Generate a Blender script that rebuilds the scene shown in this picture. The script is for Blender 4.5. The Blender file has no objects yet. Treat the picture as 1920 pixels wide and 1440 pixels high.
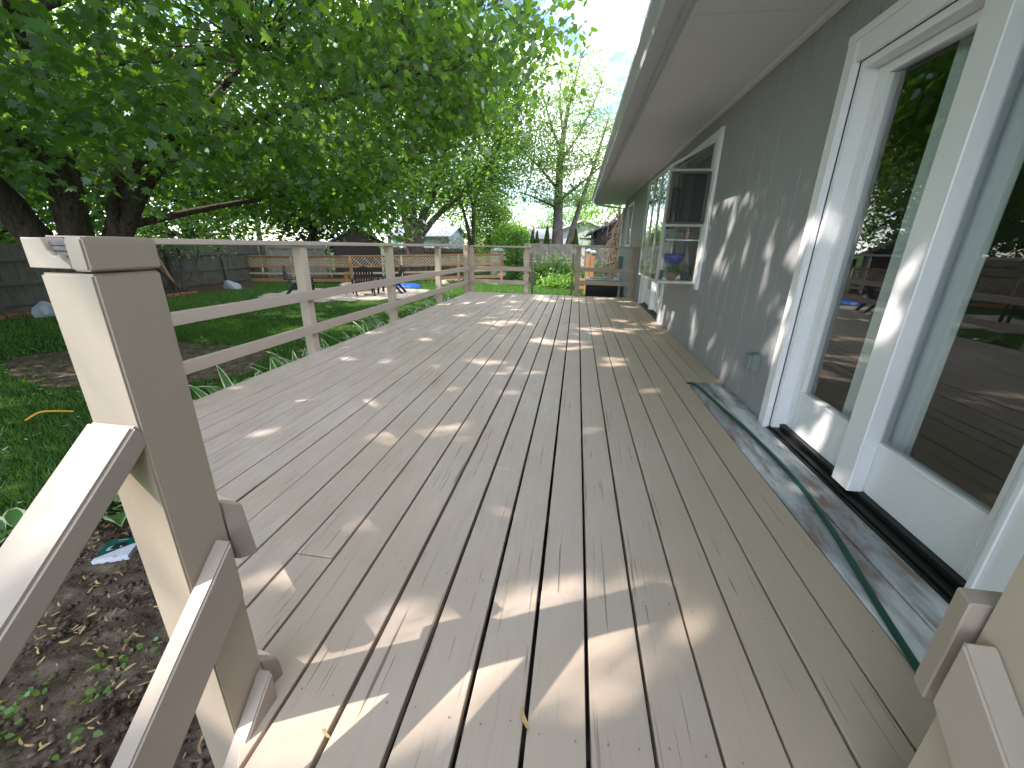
import bpy, bmesh, math, random
import numpy as np
from mathutils import Vector, Matrix
R = math.radians
rng = np.random.default_rng(7)
random.seed(7)
sc = bpy.context.scene
col = sc.collection

# ------------------------------------------------------------ camera
CAMP = Vector((0.480, 0.0, 1.058))
pitch, roll, yaw = 0.33576, 0.021916, -0.145587
cy_, sy_ = math.cos(yaw), math.sin(yaw)
fwd = Vector((sy_ * math.cos(pitch), cy_ * math.cos(pitch), -math.sin(pitch)))
r0 = Vector((cy_, -sy_, 0)); u0 = r0.cross(fwd)
rgt = math.cos(roll) * r0 + math.sin(roll) * u0
up = -math.sin(roll) * r0 + math.cos(roll) * u0
cd = bpy.data.cameras.new('camera'); cam = bpy.data.objects.new('camera', cd); col.objects.link(cam)
cam.matrix_world = Matrix(((rgt.x, up.x, -fwd.x, CAMP.x), (rgt.y, up.y, -fwd.y, CAMP.y), (rgt.z, up.z, -fwd.z, CAMP.z), (0, 0, 0, 1)))
cd.sensor_width = 36; cd.lens = 757.03 / 1920 * 36; cd.clip_start = 0.02; cd.clip_end = 600
sc.camera = cam

# ------------------------------------------------------------ light
SUN = Vector((-1.03, -0.48, 1.0)).normalized()
el = math.asin(SUN.z); az = math.atan2(SUN.x, SUN.y)
w = bpy.data.worlds.new('World'); sc.world = w; w.use_nodes = True
nt = w.node_tree; nt.nodes.clear()
N = nt.nodes.new; L = nt.links.new
out = N('ShaderNodeOutputWorld'); bg = N('ShaderNodeBackground')
sky = N('ShaderNodeTexSky'); sky.sky_type = 'NISHITA'; sky.sun_disc = False
sky.sun_elevation = el; sky.sun_rotation = az; sky.air_density = 1.0; sky.dust_density = .4; sky.ozone_density = 2.5
tc = N('ShaderNodeTexCoord'); mp = N('ShaderNodeMapping'); mp.inputs['Scale'].default_value = (1, 1, 3.0)
ns = N('ShaderNodeTexNoise'); ns.inputs['Scale'].default_value = 3.2; ns.inputs['Detail'].default_value = 7; ns.inputs['Roughness'].default_value = .62
rp = N('ShaderNodeValToRGB'); rp.color_ramp.elements[0].position = .44; rp.color_ramp.elements[1].position = .60
mx = N('ShaderNodeMixRGB'); mx.inputs[2].default_value = (11.8, 12.2, 12.6, 1)
L(tc.outputs['Generated'], mp.inputs[0]); L(mp.outputs[0], ns.inputs['Vector']); L(ns.outputs[0], rp.inputs[0])
L(rp.outputs[0], mx.inputs[0]); L(sky.outputs[0], mx.inputs[1])
bg.inputs[1].default_value = 0.13
L(mx.outputs[0], bg.inputs[0]); L(bg.outputs[0], out.inputs[0])
sl = bpy.data.lights.new('sun', 'SUN'); sl.energy = 2.7; sl.angle = R(0.55); sl.color = (1, .93, .84)
so = bpy.data.objects.new('sun', sl); col.objects.link(so)
so.rotation_euler = (-SUN).to_track_quat('-Z', 'Y').to_euler(); so.location = (-20, -10, 20)
sc.view_settings.view_transform = 'Standard'; sc.view_settings.look = 'None'; sc.view_settings.gamma = 1
sc.view_settings.use_curve_mapping = False; sc.view_settings.exposure = 1.88
sc.render.engine = 'CYCLES'
try:
    sc.cycles.max_bounces = 10; sc.cycles.transparent_max_bounces = 16; sc.cycles.use_denoising = True
except Exception: pass

# ------------------------------------------------------------ materials
class Mat:
    def __init__(s, name, rough=.6, spec=.5):
        s.m = bpy.data.materials.new(name); s.m.use_nodes = True
        s.nt = s.m.node_tree; s.b = s.nt.nodes['Principled BSDF']
        s.b.inputs['Roughness'].default_value = rough
        s.b.inputs['Specular IOR Level'].default_value = spec
        s.geo = s.nt.nodes.new('ShaderNodeNewGeometry')
        s.h = None
    def n(s, t): return s.nt.nodes.new(t)
    def l(s, a, b): s.nt.links.new(a, b)
    def coord(s, scale, obj_random=False):
        m = s.n('ShaderNodeMapping'); m.inputs['Scale'].default_value = scale
        s.l(s.geo.outputs['Position'], m.inputs[0])
        if obj_random:
            oi = s.n('ShaderNodeObjectInfo'); mm = s.n('ShaderNodeMath'); mm.operation = 'MULTIPLY'; mm.inputs[1].default_value = 60
            s.l(oi.outputs['Random'], mm.inputs[0]); s.l(mm.outputs[0], m.inputs['Location'])
        return m.outputs[0]
    def noise(s, scale, detail=4, rough=.55, sc3=(1, 1, 1), objr=False, dist=0):
        t = s.n('ShaderNodeTexNoise'); t.inputs['Scale'].default_value = scale; t.inputs['Detail'].default_value = detail
        t.inputs['Roughness'].default_value = rough; t.inputs['Distortion'].default_value = dist
        s.l(s.coord(sc3, objr), t.inputs['Vector']); return t.outputs[0]
    def ramp(s, v, stops):
        r = s.n('ShaderNodeValToRGB'); e = r.color_ramp.elements
        while len(e) < len(stops): e.new(.5)
        for i, (p, c) in enumerate(stops):
            e[i].position = p; e[i].color = (*c, 1) if len(c) == 3 else c
        s.l(v, r.inputs[0]); return r.outputs[0]
    def mask(s, v, a, b): return s.ramp(v, [(a, (0, 0, 0)), (b, (1, 1, 1))])
    def mix(s, f, a, b):
        m = s.n('ShaderNodeMixRGB')
        for i, x in enumerate((f, a, b)):
            if isinstance(x, (int, float)): m.inputs[i].default_value = x
            elif isinstance(x, tuple): m.inputs[i].default_value = (*x, 1)
            else: s.l(x, m.inputs[i])
        return m.outputs[0]
    def math(s, op, a, b):
        m = s.n('ShaderNodeMath'); m.operation = op
        for i, x in enumerate((a, b)):
            if isinstance(x, (int, float)): m.inputs[i].default_value = x
            else: s.l(x, m.inputs[i])
        return m.outputs[0]
    def color(s, c):
        if isinstance(c, tuple): s.b.inputs['Base Color'].default_value = (*c, 1)
        else: s.l(c, s.b.inputs['Base Color'])
        return s
    def bump(s, h, strength=.3, dist=.002):
        b = s.n('ShaderNodeBump'); b.inputs['Strength'].default_value = strength; b.inputs['Distance'].default_value = dist
        s.l(h, b.inputs['Height'])
        if s.h is not None: s.l(s.h, b.inputs['Normal'])
        s.h = b.outputs[0]; s.l(b.outputs[0], s.b.inputs['Normal']); return s

def painted(name, c, rough=.5, var=.12, grain=None, bump=.25):
    m = Mat(name, rough)
    v = m.noise(3.5, 5, .6, objr=True)
    d = tuple(x * (1 - var) for x in c); e = tuple(min(1, x * (1 + var * .6)) for x in c)
    cc = m.mix(v, d, e)
    fine = m.noise(60, 3, .6, sc3=grain or (1, 1, 1))
    cc = m.mix(m.math('MULTIPLY', fine, .18), cc, tuple(x * .6 for x in c))
    m.color(cc); m.bump(fine, bump, .0015); m.bump(m.noise(260, 2), .12, .0006)
    return m.m

M = {}
M['post'] = painted('post_paint', (.47, .385, .305), .5, .1, (1, 1, .12))
M['rail'] = painted('rail_paint', (.43, .35, .295), .5, .1, (1, .12, 1))
M['siding'] = painted('siding_paint', (.305, .308, .322), .62, .05, (1, 1, .1), .25)
M['trim'] = painted('white_trim', (.82, .815, .85), .38, .05, None, .1)
M['soffit'] = painted('soffit_paint', (.70, .68, .72), .65, .05, None, .15)
M['fascia'] = painted('fascia_metal', (.40, .43, .42), .35, .05, None, .03)
M['gutter'] = painted('gutter_metal', (.54, .54, .64), .3, .05, None, .03)

# deck boards
def deck_mat(name, base, wear_lo, wear_hi, crk=.635):
    m = Mat(name, .55)
    v = m.noise(1.6, 5, .6, objr=True)
    c = m.mix(v, tuple(x * .86 for x in base), tuple(x * 1.1 for x in base))
    g = m.noise(1, 6, .65, sc3=(70, 3.0, 20), objr=True, dist=.4)
    c = m.mix(m.math('MULTIPLY', m.mask(g, .5, .75), .24), c, tuple(x * .72 for x in base))
    sx = m.n('ShaderNodeSeparateXYZ'); m.l(m.geo.outputs['Position'], sx.inputs[0])
    wn = m.math('SUBTRACT', m.noise(.55, 6, .62), m.math('MULTIPLY', m.math('SUBTRACT', sx.outputs[0], .2), .085))
    wear = m.mask(wn, wear_lo, wear_hi)
    wearf = m.math('MULTIPLY', wear, m.mask(m.noise(1, 5, .7, sc3=(28, 4, 10), objr=True), .38, .62))
    c = m.mix(m.math('MULTIPLY', wearf, .75), c, (.56, .485, .475))
    # chalky scuffs
    sc_ = m.math('MULTIPLY', m.mask(m.noise(1, 6, .7, sc3=(2.2, 9, 1)), .60, .72), m.mask(m.noise(.8, 3), .5, .66))
    c = m.mix(m.math('MULTIPLY', sc_, .55), c, (.62, .63, .66))
    # drying cracks
    k = m.noise(1, 3, .5, sc3=(120, 2.2, 30), objr=True, dist=.5)
    km = m.math('MULTIPLY', m.mask(k, crk, crk + .05), m.mask(m.noise(1.3, 4, .6, objr=True), .42, .58))
    c = m.mix(m.math('MULTIPLY', km, .75), c, (.10, .075, .06))
    m.color(c)
    m.bump(g, .25, .002)
    inv = m.math('SUBTRACT', 1.0, km); m.bump(inv, .6, .002)
    m.bump(m.noise(120, 3), .15, .001)
    r = m.n('ShaderNodeMapRange'); r.inputs[3].default_value = .45; r.inputs[4].default_value = .66
    m.l(v, r.inputs[0]); m.l(r.outputs[0], m.b.inputs['Roughness'])
    return m.m
M['deck'] = deck_mat('deck_stain_worn', (.50, .395, .318), .42, .62)
M['deck_new'] = deck_mat('deck_stain_fresh', (.50, .392, .308), .42, .62, .66)
def strip_mat():
    m = Mat('bare_board_white_overspray', .7)
    wood = m.mix(m.noise(1, 6, .65, sc3=(60, 3, 10), dist=.4), (.16, .10, .075), (.34, .27, .22))
    grey = m.mix(m.noise(6, 5, .6), (.27, .28, .33), (.43, .45, .52))
    f1 = m.mask(m.noise(1, 7, .72, sc3=(16, 5, 4), dist=.3), .40, .56)
    c = m.mix(f1, wood, grey)
    f2 = m.mask(m.noise(1, 5, .6, sc3=(7, 1.6, 1)), .47, .62)
    c = m.mix(f2, c, (.74, .74, .78))
    m.color(c); m.bump(m.noise(1, 6, .65, sc3=(70, 3, 10)), .3, .002)
    return m.m
M['strip'] = strip_mat()
def wood_mat(name, a, b, grain=(30, 30, 2), rough=.75):
    m = Mat(name, rough, .3)
    g = m.noise(1, 6, .65, sc3=grain, objr=True, dist=.3)
    c = m.mix(g, a, b)
    c = m.mix(m.math('MULTIPLY', m.mask(m.noise(2.0, 5, .6, objr=True), .45, .7), .5), c, tuple(x * .55 for x in a))
    m.color(c); m.bump(g, .4, .004); return m.m
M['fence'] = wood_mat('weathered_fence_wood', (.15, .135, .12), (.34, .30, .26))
M['fence_shade'] = wood_mat('shade_tinted_old_fence_wood', (.055, .052, .045), (.15, .135, .115))  # weathered wood, darkened further so the colour carries the shade under the trees
M['fence_brown'] = wood_mat('brown_fence_wood', (.11, .085, .06), (.22, .17, .12))
M['cedar'] = wood_mat('orange_treated_wood', (.34, .165, .08), (.52, .28, .15))
M['lathe'] = wood_mat('pale_lattice_wood', (.40, .29, .19), (.60, .47, .33))
M['barewood'] = wood_mat('grey_bare_wood', (.13, .115, .11), (.32, .29, .28), (80, 80, 8))
def simple(name, c, rough=.5, metal=0, spec=.5, var=0, sc=8, bump=0):
    m = Mat(name, rough, spec)
    if var:
        m.color(m.mix(m.noise(sc, 5, .6), tuple(x * (1 - var) for x in c), tuple(min(1, x * (1 + var)) for x in c)))
    else: m.color(c)
    m.b.inputs['Metallic'].default_value = metal
    if bump: m.bump(m.noise(sc * 4, 4), bump, .01)
    return m.m
M['black'] = simple('black_threshold_rubber', (.008, .008, .009), .45)
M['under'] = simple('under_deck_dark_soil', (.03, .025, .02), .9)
M['hose'] = simple('green_hose_rubber', (.006, .06, .045), .32, var=.2)
M['outlet'] = simple('grey_outlet_plastic', (.20, .23, .23), .4)
M['metal_dark'] = simple('dark_metal', (.02, .02, .022), .4)
M['navy'] = simple('navy_plastic', (.006, .008, .018), .35)
M['ac_black'] = simple('black_ac_louvres', (.012, .013, .016), .45)
M['ac_top'] = simple('pale_ac_lid', (.50, .49, .46), .5, var=.15)
M['shingle'] = simple('grey_shingles', (.13, .13, .15), .85, var=.35, sc=6, bump=.4)
M['shingle_l'] = simple('pale_grey_shingles', (.20, .20, .24), .85, var=.25, sc=4, bump=.4)
M['darkbrown'] = simple('dark_brown_siding', (.055, .038, .032), .7, var=.25, sc=3)
M['housedark'] = simple('charcoal_siding', (.03, .027, .03), .7, var=.2, sc=3)
M['bluewall'] = simple('pale_blue_siding', (.30, .41, .44), .6, var=.05, sc=2)
M['greywall'] = simple('pale_grey_siding', (.42, .42, .42), .6, var=.06, sc=2)
M['whitepaint'] = simple('white_paint', (.8, .8, .78), .45, var=.04)
M['brick'] = simple('red_brick', (.30, .11, .075), .85, var=.3, sc=20, bump=.3)
M['stone'] = simple('pale_patio_stone', (.42, .35, .29), .85, var=.25, sc=5, bump=.4)
M['tarp'] = simple('grey_tarp', (.30, .32, .37), .4, var=.15, sc=5)
M['bluetarp'] = simple('blue_tarp', (.02, .10, .55), .4, var=.2, sc=8)
M['yellow'] = simple('yellow_rope', (.75, .38, .02), .5)
M['seed'] = simple('dry_seed', (.55, .38, .17), .7, var=.35, sc=60)
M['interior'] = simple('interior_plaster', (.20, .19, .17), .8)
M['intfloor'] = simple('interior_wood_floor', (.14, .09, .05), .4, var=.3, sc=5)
M['screen'] = simple('brown_screen_frame', (.085, .07, .06), .5)
M['alu'] = simple('aluminium_window_frame', (.50, .50, .46), .35, metal=.2)
M['cobalt'] = simple('cobalt_glass', (.01, .03, .35), .08)
M['terracotta'] = simple('terracotta', (.32, .13, .07), .7, var=.2)
M['potdark'] = simple('dark_glazed_pot', (.03, .04, .05), .25)
M['teal_glass'] = simple('teal_cap_glass', (.25, .42, .38), .25)
M['copper'] = simple('painted_tan_wood', (.36, .27, .2), .6, var=.1)
M['boxgreen'] = simple('green_printed_card', (.005, .10, .07), .4)
M['boxwhite'] = simple('white_card', (.62, .64, .74), .45)
M['boxblack'] = simple('black_print', (.015, .015, .018), .5)
M['bag'] = simple('black_plastic', (.02, .02, .025), .35)
M['curtain'] = Mat('white_sheer_curtain', .9).color((.72, .76, .74)).m
M['curtain'].node_tree.nodes['Principled BSDF'].inputs['Emission Strength'].default_value = 0

def bark_mat(name, a, b):
    m = Mat(name, .9, .2)
    g = m.noise(1, 7, .65, sc3=(22, 22, 4), dist=.6)
    m.color(m.mix(m.mask(g, .35, .65), a, b)); m.bump(g, .9, .03); return m.m
M['bark'] = bark_mat('maple_bark', (.045, .035, .03), (.15, .12, .10))
M['bark_grey'] = bark_mat('grey_bark', (.10, .085, .08), (.26, .22, .21))

def leaf_mat(name, diff, trans, var=.5, tf=.5, rough=.4, gloss=.07):
    m = bpy.data.materials.new(name); m.use_nodes = True; nt = m.node_tree; nt.nodes.clear()
    n = nt.nodes.new; l = nt.links.new
    o = n('ShaderNodeOutputMaterial'); d = n('ShaderNodeBsdfDiffuse'); t = n('ShaderNodeBsdfTranslucent'); g = n('ShaderNodeBsdfGlossy')
    m1 = n('ShaderNodeMixShader'); m2 = n('ShaderNodeMixShader'); geo = n('ShaderNodeNewGeometry')
    m1.inputs[0].default_value = tf; m2.inputs[0].default_value = gloss; g.inputs['Roughness'].default_value = rough
    nz = n('ShaderNodeTexNoise'); nz.inputs['Scale'].default_value = .9
    l(geo.outputs['Position'], nz.inputs['Vector'])
    ad = n('ShaderNodeMath'); ad.operation = 'MULTIPLY_ADD'; ad.inputs[1].default_value = .6
    sb = n('ShaderNodeMath'); sb.operation = 'MULTIPLY'; sb.inputs[1].default_value = .5
    l(nz.outputs[0], sb.inputs[0]); l(geo.outputs['Random Per Island'], ad.inputs[0]); l(sb.outputs[0], ad.inputs[2])
    for sh, c in ((d, diff), (t, trans)):
        mx = n('ShaderNodeMixRGB')
        mx.inputs[1].default_value = (*[x * (1 - var) for x in c], 1)
        mx.inputs[2].default_value = (min(1, c[0] * (1 + var * 1.3)), min(1, c[1] * (1 + var)), c[2] * (1 + var * .4), 1)
        l(ad.outputs[0], mx.inputs[0]); l(mx.outputs[0], sh.inputs[0])
    g.inputs[0].default_value = (.8, .9, .85, 1)
    l(d.outputs[0], m1.inputs[1]); l(t.outputs[0], m1.inputs[2]); l(m1.outputs[0], m2.inputs[1]); l(g.outputs[0], m2.inputs[2]); l(m2.outputs[0], o.inputs[0])
    return m
M['maple'] = leaf_mat('maple_leaf', (.026, .084, .034), (.24, .48, .028), .65, .48, .35, .12)
M['leaf_bright'] = leaf_mat('bright_leaf', (.10, .24, .035), (.36, .60, .05), .4, .45)
M['leaf_mid'] = leaf_mat('mid_leaf', (.06, .15, .035), (.24, .45, .05), .45, .45)
M['leaf_pale'] = leaf_mat('pale_fine_leaf', (.16, .26, .10), (.42, .60, .15), .4, .5)
M['leaf_dark'] = leaf_mat('dark_leaf', (.02, .06, .02), (.08, .19, .02), .5, .4)
M['leaf_arb'] = leaf_mat('arborvitae_leaf', (.11, .18, .03), (.2, .3, .03), .4, .3)
M['grass'] = leaf_mat('grass_blade', (.05, .14, .022), (.16, .36, .03), .5, .45, .5, .04)
M['dead'] = leaf_mat('dead_twig', (.15, .115, .10), (.1, .06, .04), .4, .15, .7, .02)
M['leaf_blossom'] = leaf_mat('rusty_yellow_leaf', (.28, .18, .07), (.35, .3, .1), .4, .4)

def hosta_mat():
    m = Mat('variegated_hosta_leaf', .4)
    at = m.n('ShaderNodeAttribute'); at.attribute_name = 'edge'
    f = m.mask(m.math('ADD', at.outputs['Fac'], m.math('MULTIPLY', m.noise(40, 3), .25)), .80, .90)
    c = m.mix(f, m.mix(m.noise(25, 3), (.04, .12, .03), (.11, .24, .06)), (.62, .68, .42))
    m.color(c); m.b.inputs['Subsurface Weight'].default_value = 0
    return m.m
M['hosta'] = hosta_mat()
def ground_mat(name, cols, scale=3):
    m = Mat(name, .95, .1)
    v = m.noise(scale, 8, .7); c = m.ramp(v, cols); m.color(c)
    m.bump(m.noise(30, 6, .7), .8, .03); return m.m
M['lawn'] = ground_mat('lawn_turf', [(.3, (.016, .038, .008)), (.55, (.035, .075, .016)), (.75, (.06, .11, .03))], 4)
M['soil'] = ground_mat('bare_soil', [(.3, (.06, .042, .032)), (.5, (.15, .11, .085)), (.72, (.30, .235, .19))], 9)
M['mulch'] = ground_mat('mulch', [(.3, (.035, .022, .018)), (.7, (.12, .075, .055))], 12)

def glass_mat(name, tint=(.9, .93, .92), rough=0.0, ior=1.5, boost=1.0):
    m = bpy.data.materials.new(name); m.use_nodes = True; nt = m.node_tree; nt.nodes.clear(); n = nt.nodes.new; l = nt.links.new
    o = n('ShaderNodeOutputMaterial'); t = n('ShaderNodeBsdfTransparent'); t.inputs[0].default_value = (*tint, 1)
    g = n('ShaderNodeBsdfGlossy'); g.inputs['Roughness'].default_value = rough
    lw = n('ShaderNodeLayerWeight'); lw.inputs[0].default_value = .5
    f = n('ShaderNodeMath'); f.operation = 'POWER'; f.inputs[1].default_value = 3.2; l(lw.outputs['Facing'], f.inputs[0])
    mu = n('ShaderNodeMath'); mu.operation = 'MULTIPLY_ADD'; mu.inputs[1].default_value = .90; mu.inputs[2].default_value = .10 * boost; mu.use_clamp = True
    mx = n('ShaderNodeMixShader'); l(f.outputs[0], mu.inputs[0]); l(mu.outputs[0], mx.inputs[0]); l(t.outputs[0], mx.inputs[1]); l(g.outputs[0], mx.inputs[2]); l(mx.outputs[0], o.inputs[0])
    return m
M['glass'] = glass_mat('door_glass', (.80, .84, .84), 0, 1.5, 1.35)
M['glass_w'] = glass_mat('window_glass', (.85, .90, .88), 0, 1.5, 1.6)
def mesh_screen():
    m = bpy.data.materials.new('insect_screen_mesh'); m.use_nodes = True; nt = m.node_tree; nt.nodes.clear(); n = nt.nodes.new; l = nt.links.new
    o = n('ShaderNodeOutputMaterial'); t = n('ShaderNodeBsdfTransparent'); d = n('ShaderNodeBsdfDiffuse'); d.inputs[0].default_value = (.04, .04, .04, 1)
    mx = n('ShaderNodeMixShader'); mx.inputs[0].default_value = .62; l(t.outputs[0], mx.inputs[1]); l(d.outputs[0], mx.inputs[2]); l(mx.outputs[0], o.inputs[0]); return m
M['mesh'] = mesh_screen()

# ------------------------------------------------------------ helpers
def tag(o, label=None, cat=None, group=None, kind=None):
    if label: o['label'] = label
    if cat: o['category'] = cat
    if group: o['group'] = group
    if kind: o['kind'] = kind
    return o
def thing(name, label, cat, loc, group=None, rz=0):
    o = bpy.data.objects.new(name, None); col.objects.link(o); o.location = loc; o.rotation_euler = (0, 0, rz)
    o.empty_display_size = .1
    return tag(o, label, cat, group)
class MB:
    def __init__(s): s.v = []; s.f = []
    def add(s, vs, fs):
        k = len(s.v); s.v += [tuple(v) for v in vs]; s.f += [tuple(i + k for i in f) for f in fs]; return s
    def box(s, x0, x1, y0, y1, z0, z1):
        v = [(x, y, z) for x in (x0, x1) for y in (y0, y1) for z in (z0, z1)]
        return s.add(v, [(0, 1, 3, 2), (4, 6, 7, 5), (0, 4, 5, 1), (2, 3, 7, 6), (0, 2, 6, 4), (1, 5, 7, 3)])
    def beam(s, a, b, wx, h, upv=(0, 0, 1), top=False):
        """bar from a to b, wx wide across, h high; a,b on the centre line (top=True: on the top face)."""
        a = Vector(a); b = Vector(b); d = (b - a).normalized(); u = Vector(upv)
        sd = d.cross(u).normalized(); u = sd.cross(d).normalized()
        vs = []
        for p in (a, b):
            for sx in (-.5, .5):
                for sz in ((-1, 0) if top else (-.5, .5)):
                    vs.append(p + sd * wx * sx + u * h * sz)
        return s.add(vs, [(0, 1, 3, 2), (4, 6, 7, 5), (0, 4, 5, 1), (2, 3, 7, 6), (0, 2, 6, 4), (1, 5, 7, 3)])
    def prism(s, poly, z0, z1):
        n = len(poly); vs = [(x, y, z0) for x, y in poly] + [(x, y, z1) for x, y in poly]
        fs = [tuple(reversed(range(n))), tuple(range(n, 2 * n))] + [(i, (i + 1) % n, n + (i + 1) % n, n + i) for i in range(n)]
        return s.add(vs, fs)
    def tube(s, pts, rad, n=8, cap=True):
        pts = [Vector(p) for p in pts]; k0 = len(s.v)
        if not hasattr(rad, '__len__'): rad = [rad] * len(pts)
        ref = None
        for i, p in enumerate(pts):
            d = (pts[min(i + 1, len(pts) - 1)] - pts[max(i - 1, 0)])
            d = d.normalized() if d.length > 1e-9 else Vector((0, 0, 1))
            if ref is None: ref = Vector((1, 0, 0)) if abs(d.x) < .8 else Vector((0, 1, 0))
            a = d.cross(ref).normalized(); b = d.cross(a).normalized(); ref = a.cross(d)
            for j in range(n):
                t = 2 * math.pi * j / n; s.v.append(tuple(p + (a * math.cos(t) + b * math.sin(t)) * rad[i]))
        for i in range(len(pts) - 1):
            for j in range(n):
                s.f.append((k0 + i * n + j, k0 + i * n + (j + 1) % n, k0 + (i + 1) * n + (j + 1) % n, k0 + (i + 1) * n + j))
        if cap:
            s.f.append(tuple(k0 + j for j in reversed(range(n)))); e = k0 + (len(pts) - 1) * n
            s.f.append(tuple(e + j for j in range(n)))
        return s
    def lathe(s, prof, c=(0, 0, 0), n=16):
        k0 = len(s.v)
        for r, z in prof:
            for j in range(n):
                t = 2 * math.pi * j / n; s.v.append((c[0] + r * math.cos(t), c[1] + r * math.sin(t), c[2] + z))
        for i in range(len(prof) - 1):
            for j in range(n): s.f.append((k0 + i * n + j, k0 + i * n + (j + 1) % n, k0 + (i + 1) * n + (j + 1) % n, k0 + (i + 1) * n + j))
        s.f.append(tuple(k0 + j for j in reversed(range(n)))); e = k0 + (len(prof) - 1) * n; s.f.append(tuple(e + j for j in range(n)))
        return s
    def build(s, name, mat, parent=None, bevel=0, smooth=False, segs=1, longonly=False):
        """vertices are in world space; the object sits in its parent's frame."""
        me = bpy.data.meshes.new(name); me.from_pydata(s.v, [], s.f); me.materials.append(mat)
        bm = bmesh.new(); bm.from_mesh(me)
        bmesh.ops.recalc_face_normals(bm, faces=bm.faces)
        if bevel:
            bmesh.ops.bevel(bm, geom=[e for e in bm.edges if e.calc_length() > (.16 if longonly else bevel * 3) and not (longonly and len(e.link_faces) == 2 and e.calc_face_angle(0) < .2)], offset=bevel, segments=segs, affect='EDGES', clamp_overlap=True)
        org = parent_origin(parent) if parent else centroid(s.v)
        bmesh.ops.translate(bm, verts=bm.verts, vec=-org)
        bm.to_mesh(me); bm.free()
        if smooth:
            for p in me.polygons: p.use_smooth = True
        o = bpy.data.objects.new(name, me); col.objects.link(o)
        if parent: o.parent = parent
        else: o.location = org
        return o
def centroid(v):
    a = np.array(v); return Vector(((a[:, 0].min() + a[:, 0].max()) / 2, (a[:, 1].min() + a[:, 1].max()) / 2, a[:, 2].min()))
def parent_origin(p):
    o = Vector((0, 0, 0))
    while p: o += p.location; p = p.parent
    return o
def np_mesh(name, V, F, mat, parent=None, kind=None, smooth=False, attr=None):
    """V (n,3) world, F (m,k) constant polygon size."""
    V = np.asarray(V, np.float32); F = np.asarray(F, np.int32)
    org = np.array(parent_origin(parent)) if parent else np.array((0., 0, 0))
    me = bpy.data.meshes.new(name); n, m, k = len(V), len(F), F.shape[1]
    me.vertices.add(n); me.vertices.foreach_set('co', (V - org).astype(np.float32).ravel())
    me.loops.add(m * k); me.loops.foreach_set('vertex_index', F.ravel())
    me.polygons.add(m); me.polygons.foreach_set('loop_start', np.arange(m, dtype=np.int32) * k)
    try: me.polygons.foreach_set('loop_total', np.full(m, k, np.int32))
    except Exception: pass
    if attr is not None:
        a = me.attributes.new('edge', 'FLOAT', 'POINT'); a.data.foreach_set('value', np.asarray(attr, np.float32))
    me.update(calc_edges=True); me.validate()
    me.materials.append(mat)
    if smooth: me.polygons.foreach_set('use_smooth', np.ones(m, bool))
    o = bpy.data.objects.new(name, me); col.objects.link(o)
    if parent: o.parent = parent
    if kind: o['kind'] = kind
    return o
def scatter(tmpl, C, D, Nn, S):
    """template verts (k,3): x across, y along, z normal. -> V, F"""
    D = D / np.linalg.norm(D, axis=1, keepdims=True)
    X = np.cross(D, Nn); X /= np.maximum(np.linalg.norm(X, axis=1, keepdims=True), 1e-6); Z = np.cross(X, D)
    t = np.asarray(tmpl); S = np.asarray(S)[:, None, None]
    V = C[:, None, :] + S * (t[None, :, 0:1] * X[:, None, :] + t[None, :, 1:2] * D[:, None, :] + t[None, :, 2:3] * Z[:, None, :])
    k = len(t); F = np.arange(len(C) * k).reshape(-1, k)
    return V.reshape(-1, 3), F
MAPLE = [(0, 0), (.30, -.06), (.24, .14), (.52, .34), (.27, .40), (.30, .62), (.11, .58), (0, 1), (-.11, .58), (-.30, .62), (-.27, .40), (-.52, .34), (-.24, .14), (-.30, -.06)]
MAPLE = [(x, y, -.25 * abs(x) - .18 * y * y) for x, y in MAPLE]
LEAF6 = [(0, 0, 0), (.34, .22, -.08), (.26, .62, -.12), (0, 1, -.2), (-.26, .62, -.12), (-.34, .22, -.08)]
LEAF4 = [(0, 0, 0), (.3, .45, -.05), (0, 1, -.15), (-.3, .45, -.05)]
def leafset(C, size, droop=.5, seed=0):
    n = len(C); g = np.random.default_rng(seed)
    a = g.uniform(0, 2 * np.pi, n)
    D = np.stack([np.cos(a), np.sin(a), -g.uniform(.1, 1.0, n) * 2 * droop], 1)
    Nn = np.stack([g.normal(0, .45, n), g.normal(0, .45, n), np.ones(n)], 1)
    S = size * g.uniform(.65, 1.25, n)
    return C, D, Nn, S

# ------------------------------------------------------------ ground
G = -0.75
def sheet(name, poly, z, mat, kind='structure'):
    mb = MB(); mb.add([(x, y, z) for x, y in poly], [tuple(range(len(poly)))]); o = mb.build(name, mat)
    o['kind'] = kind; return o
sheet('lawn', [(-200, -200), (200, -200), (200, 300), (-200, 300)], G, M['lawn'])
def blob(cx, cy, rx, ry, n=40, amp=.12, seed=1):
    g = random.Random(seed); ph = [g.uniform(0, 6.28) for _ in range(4)]
    o = []
    for i in range(n):
        t = 2 * math.pi * i / n; r = 1 + amp * (math.sin(2 * t + ph[0]) + .6 * math.sin(5 * t + ph[1]) + .4 * math.sin(9 * t + ph[2]))
        o.append((cx + rx * r * math.cos(t), cy + ry * r * math.sin(t)))
    return o
BARE = blob(-5.9, 5.0, 1.7, 1.25, 60, .09, 3)
sheet('bare_patch', BARE, G + .006, M['soil'])
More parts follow.
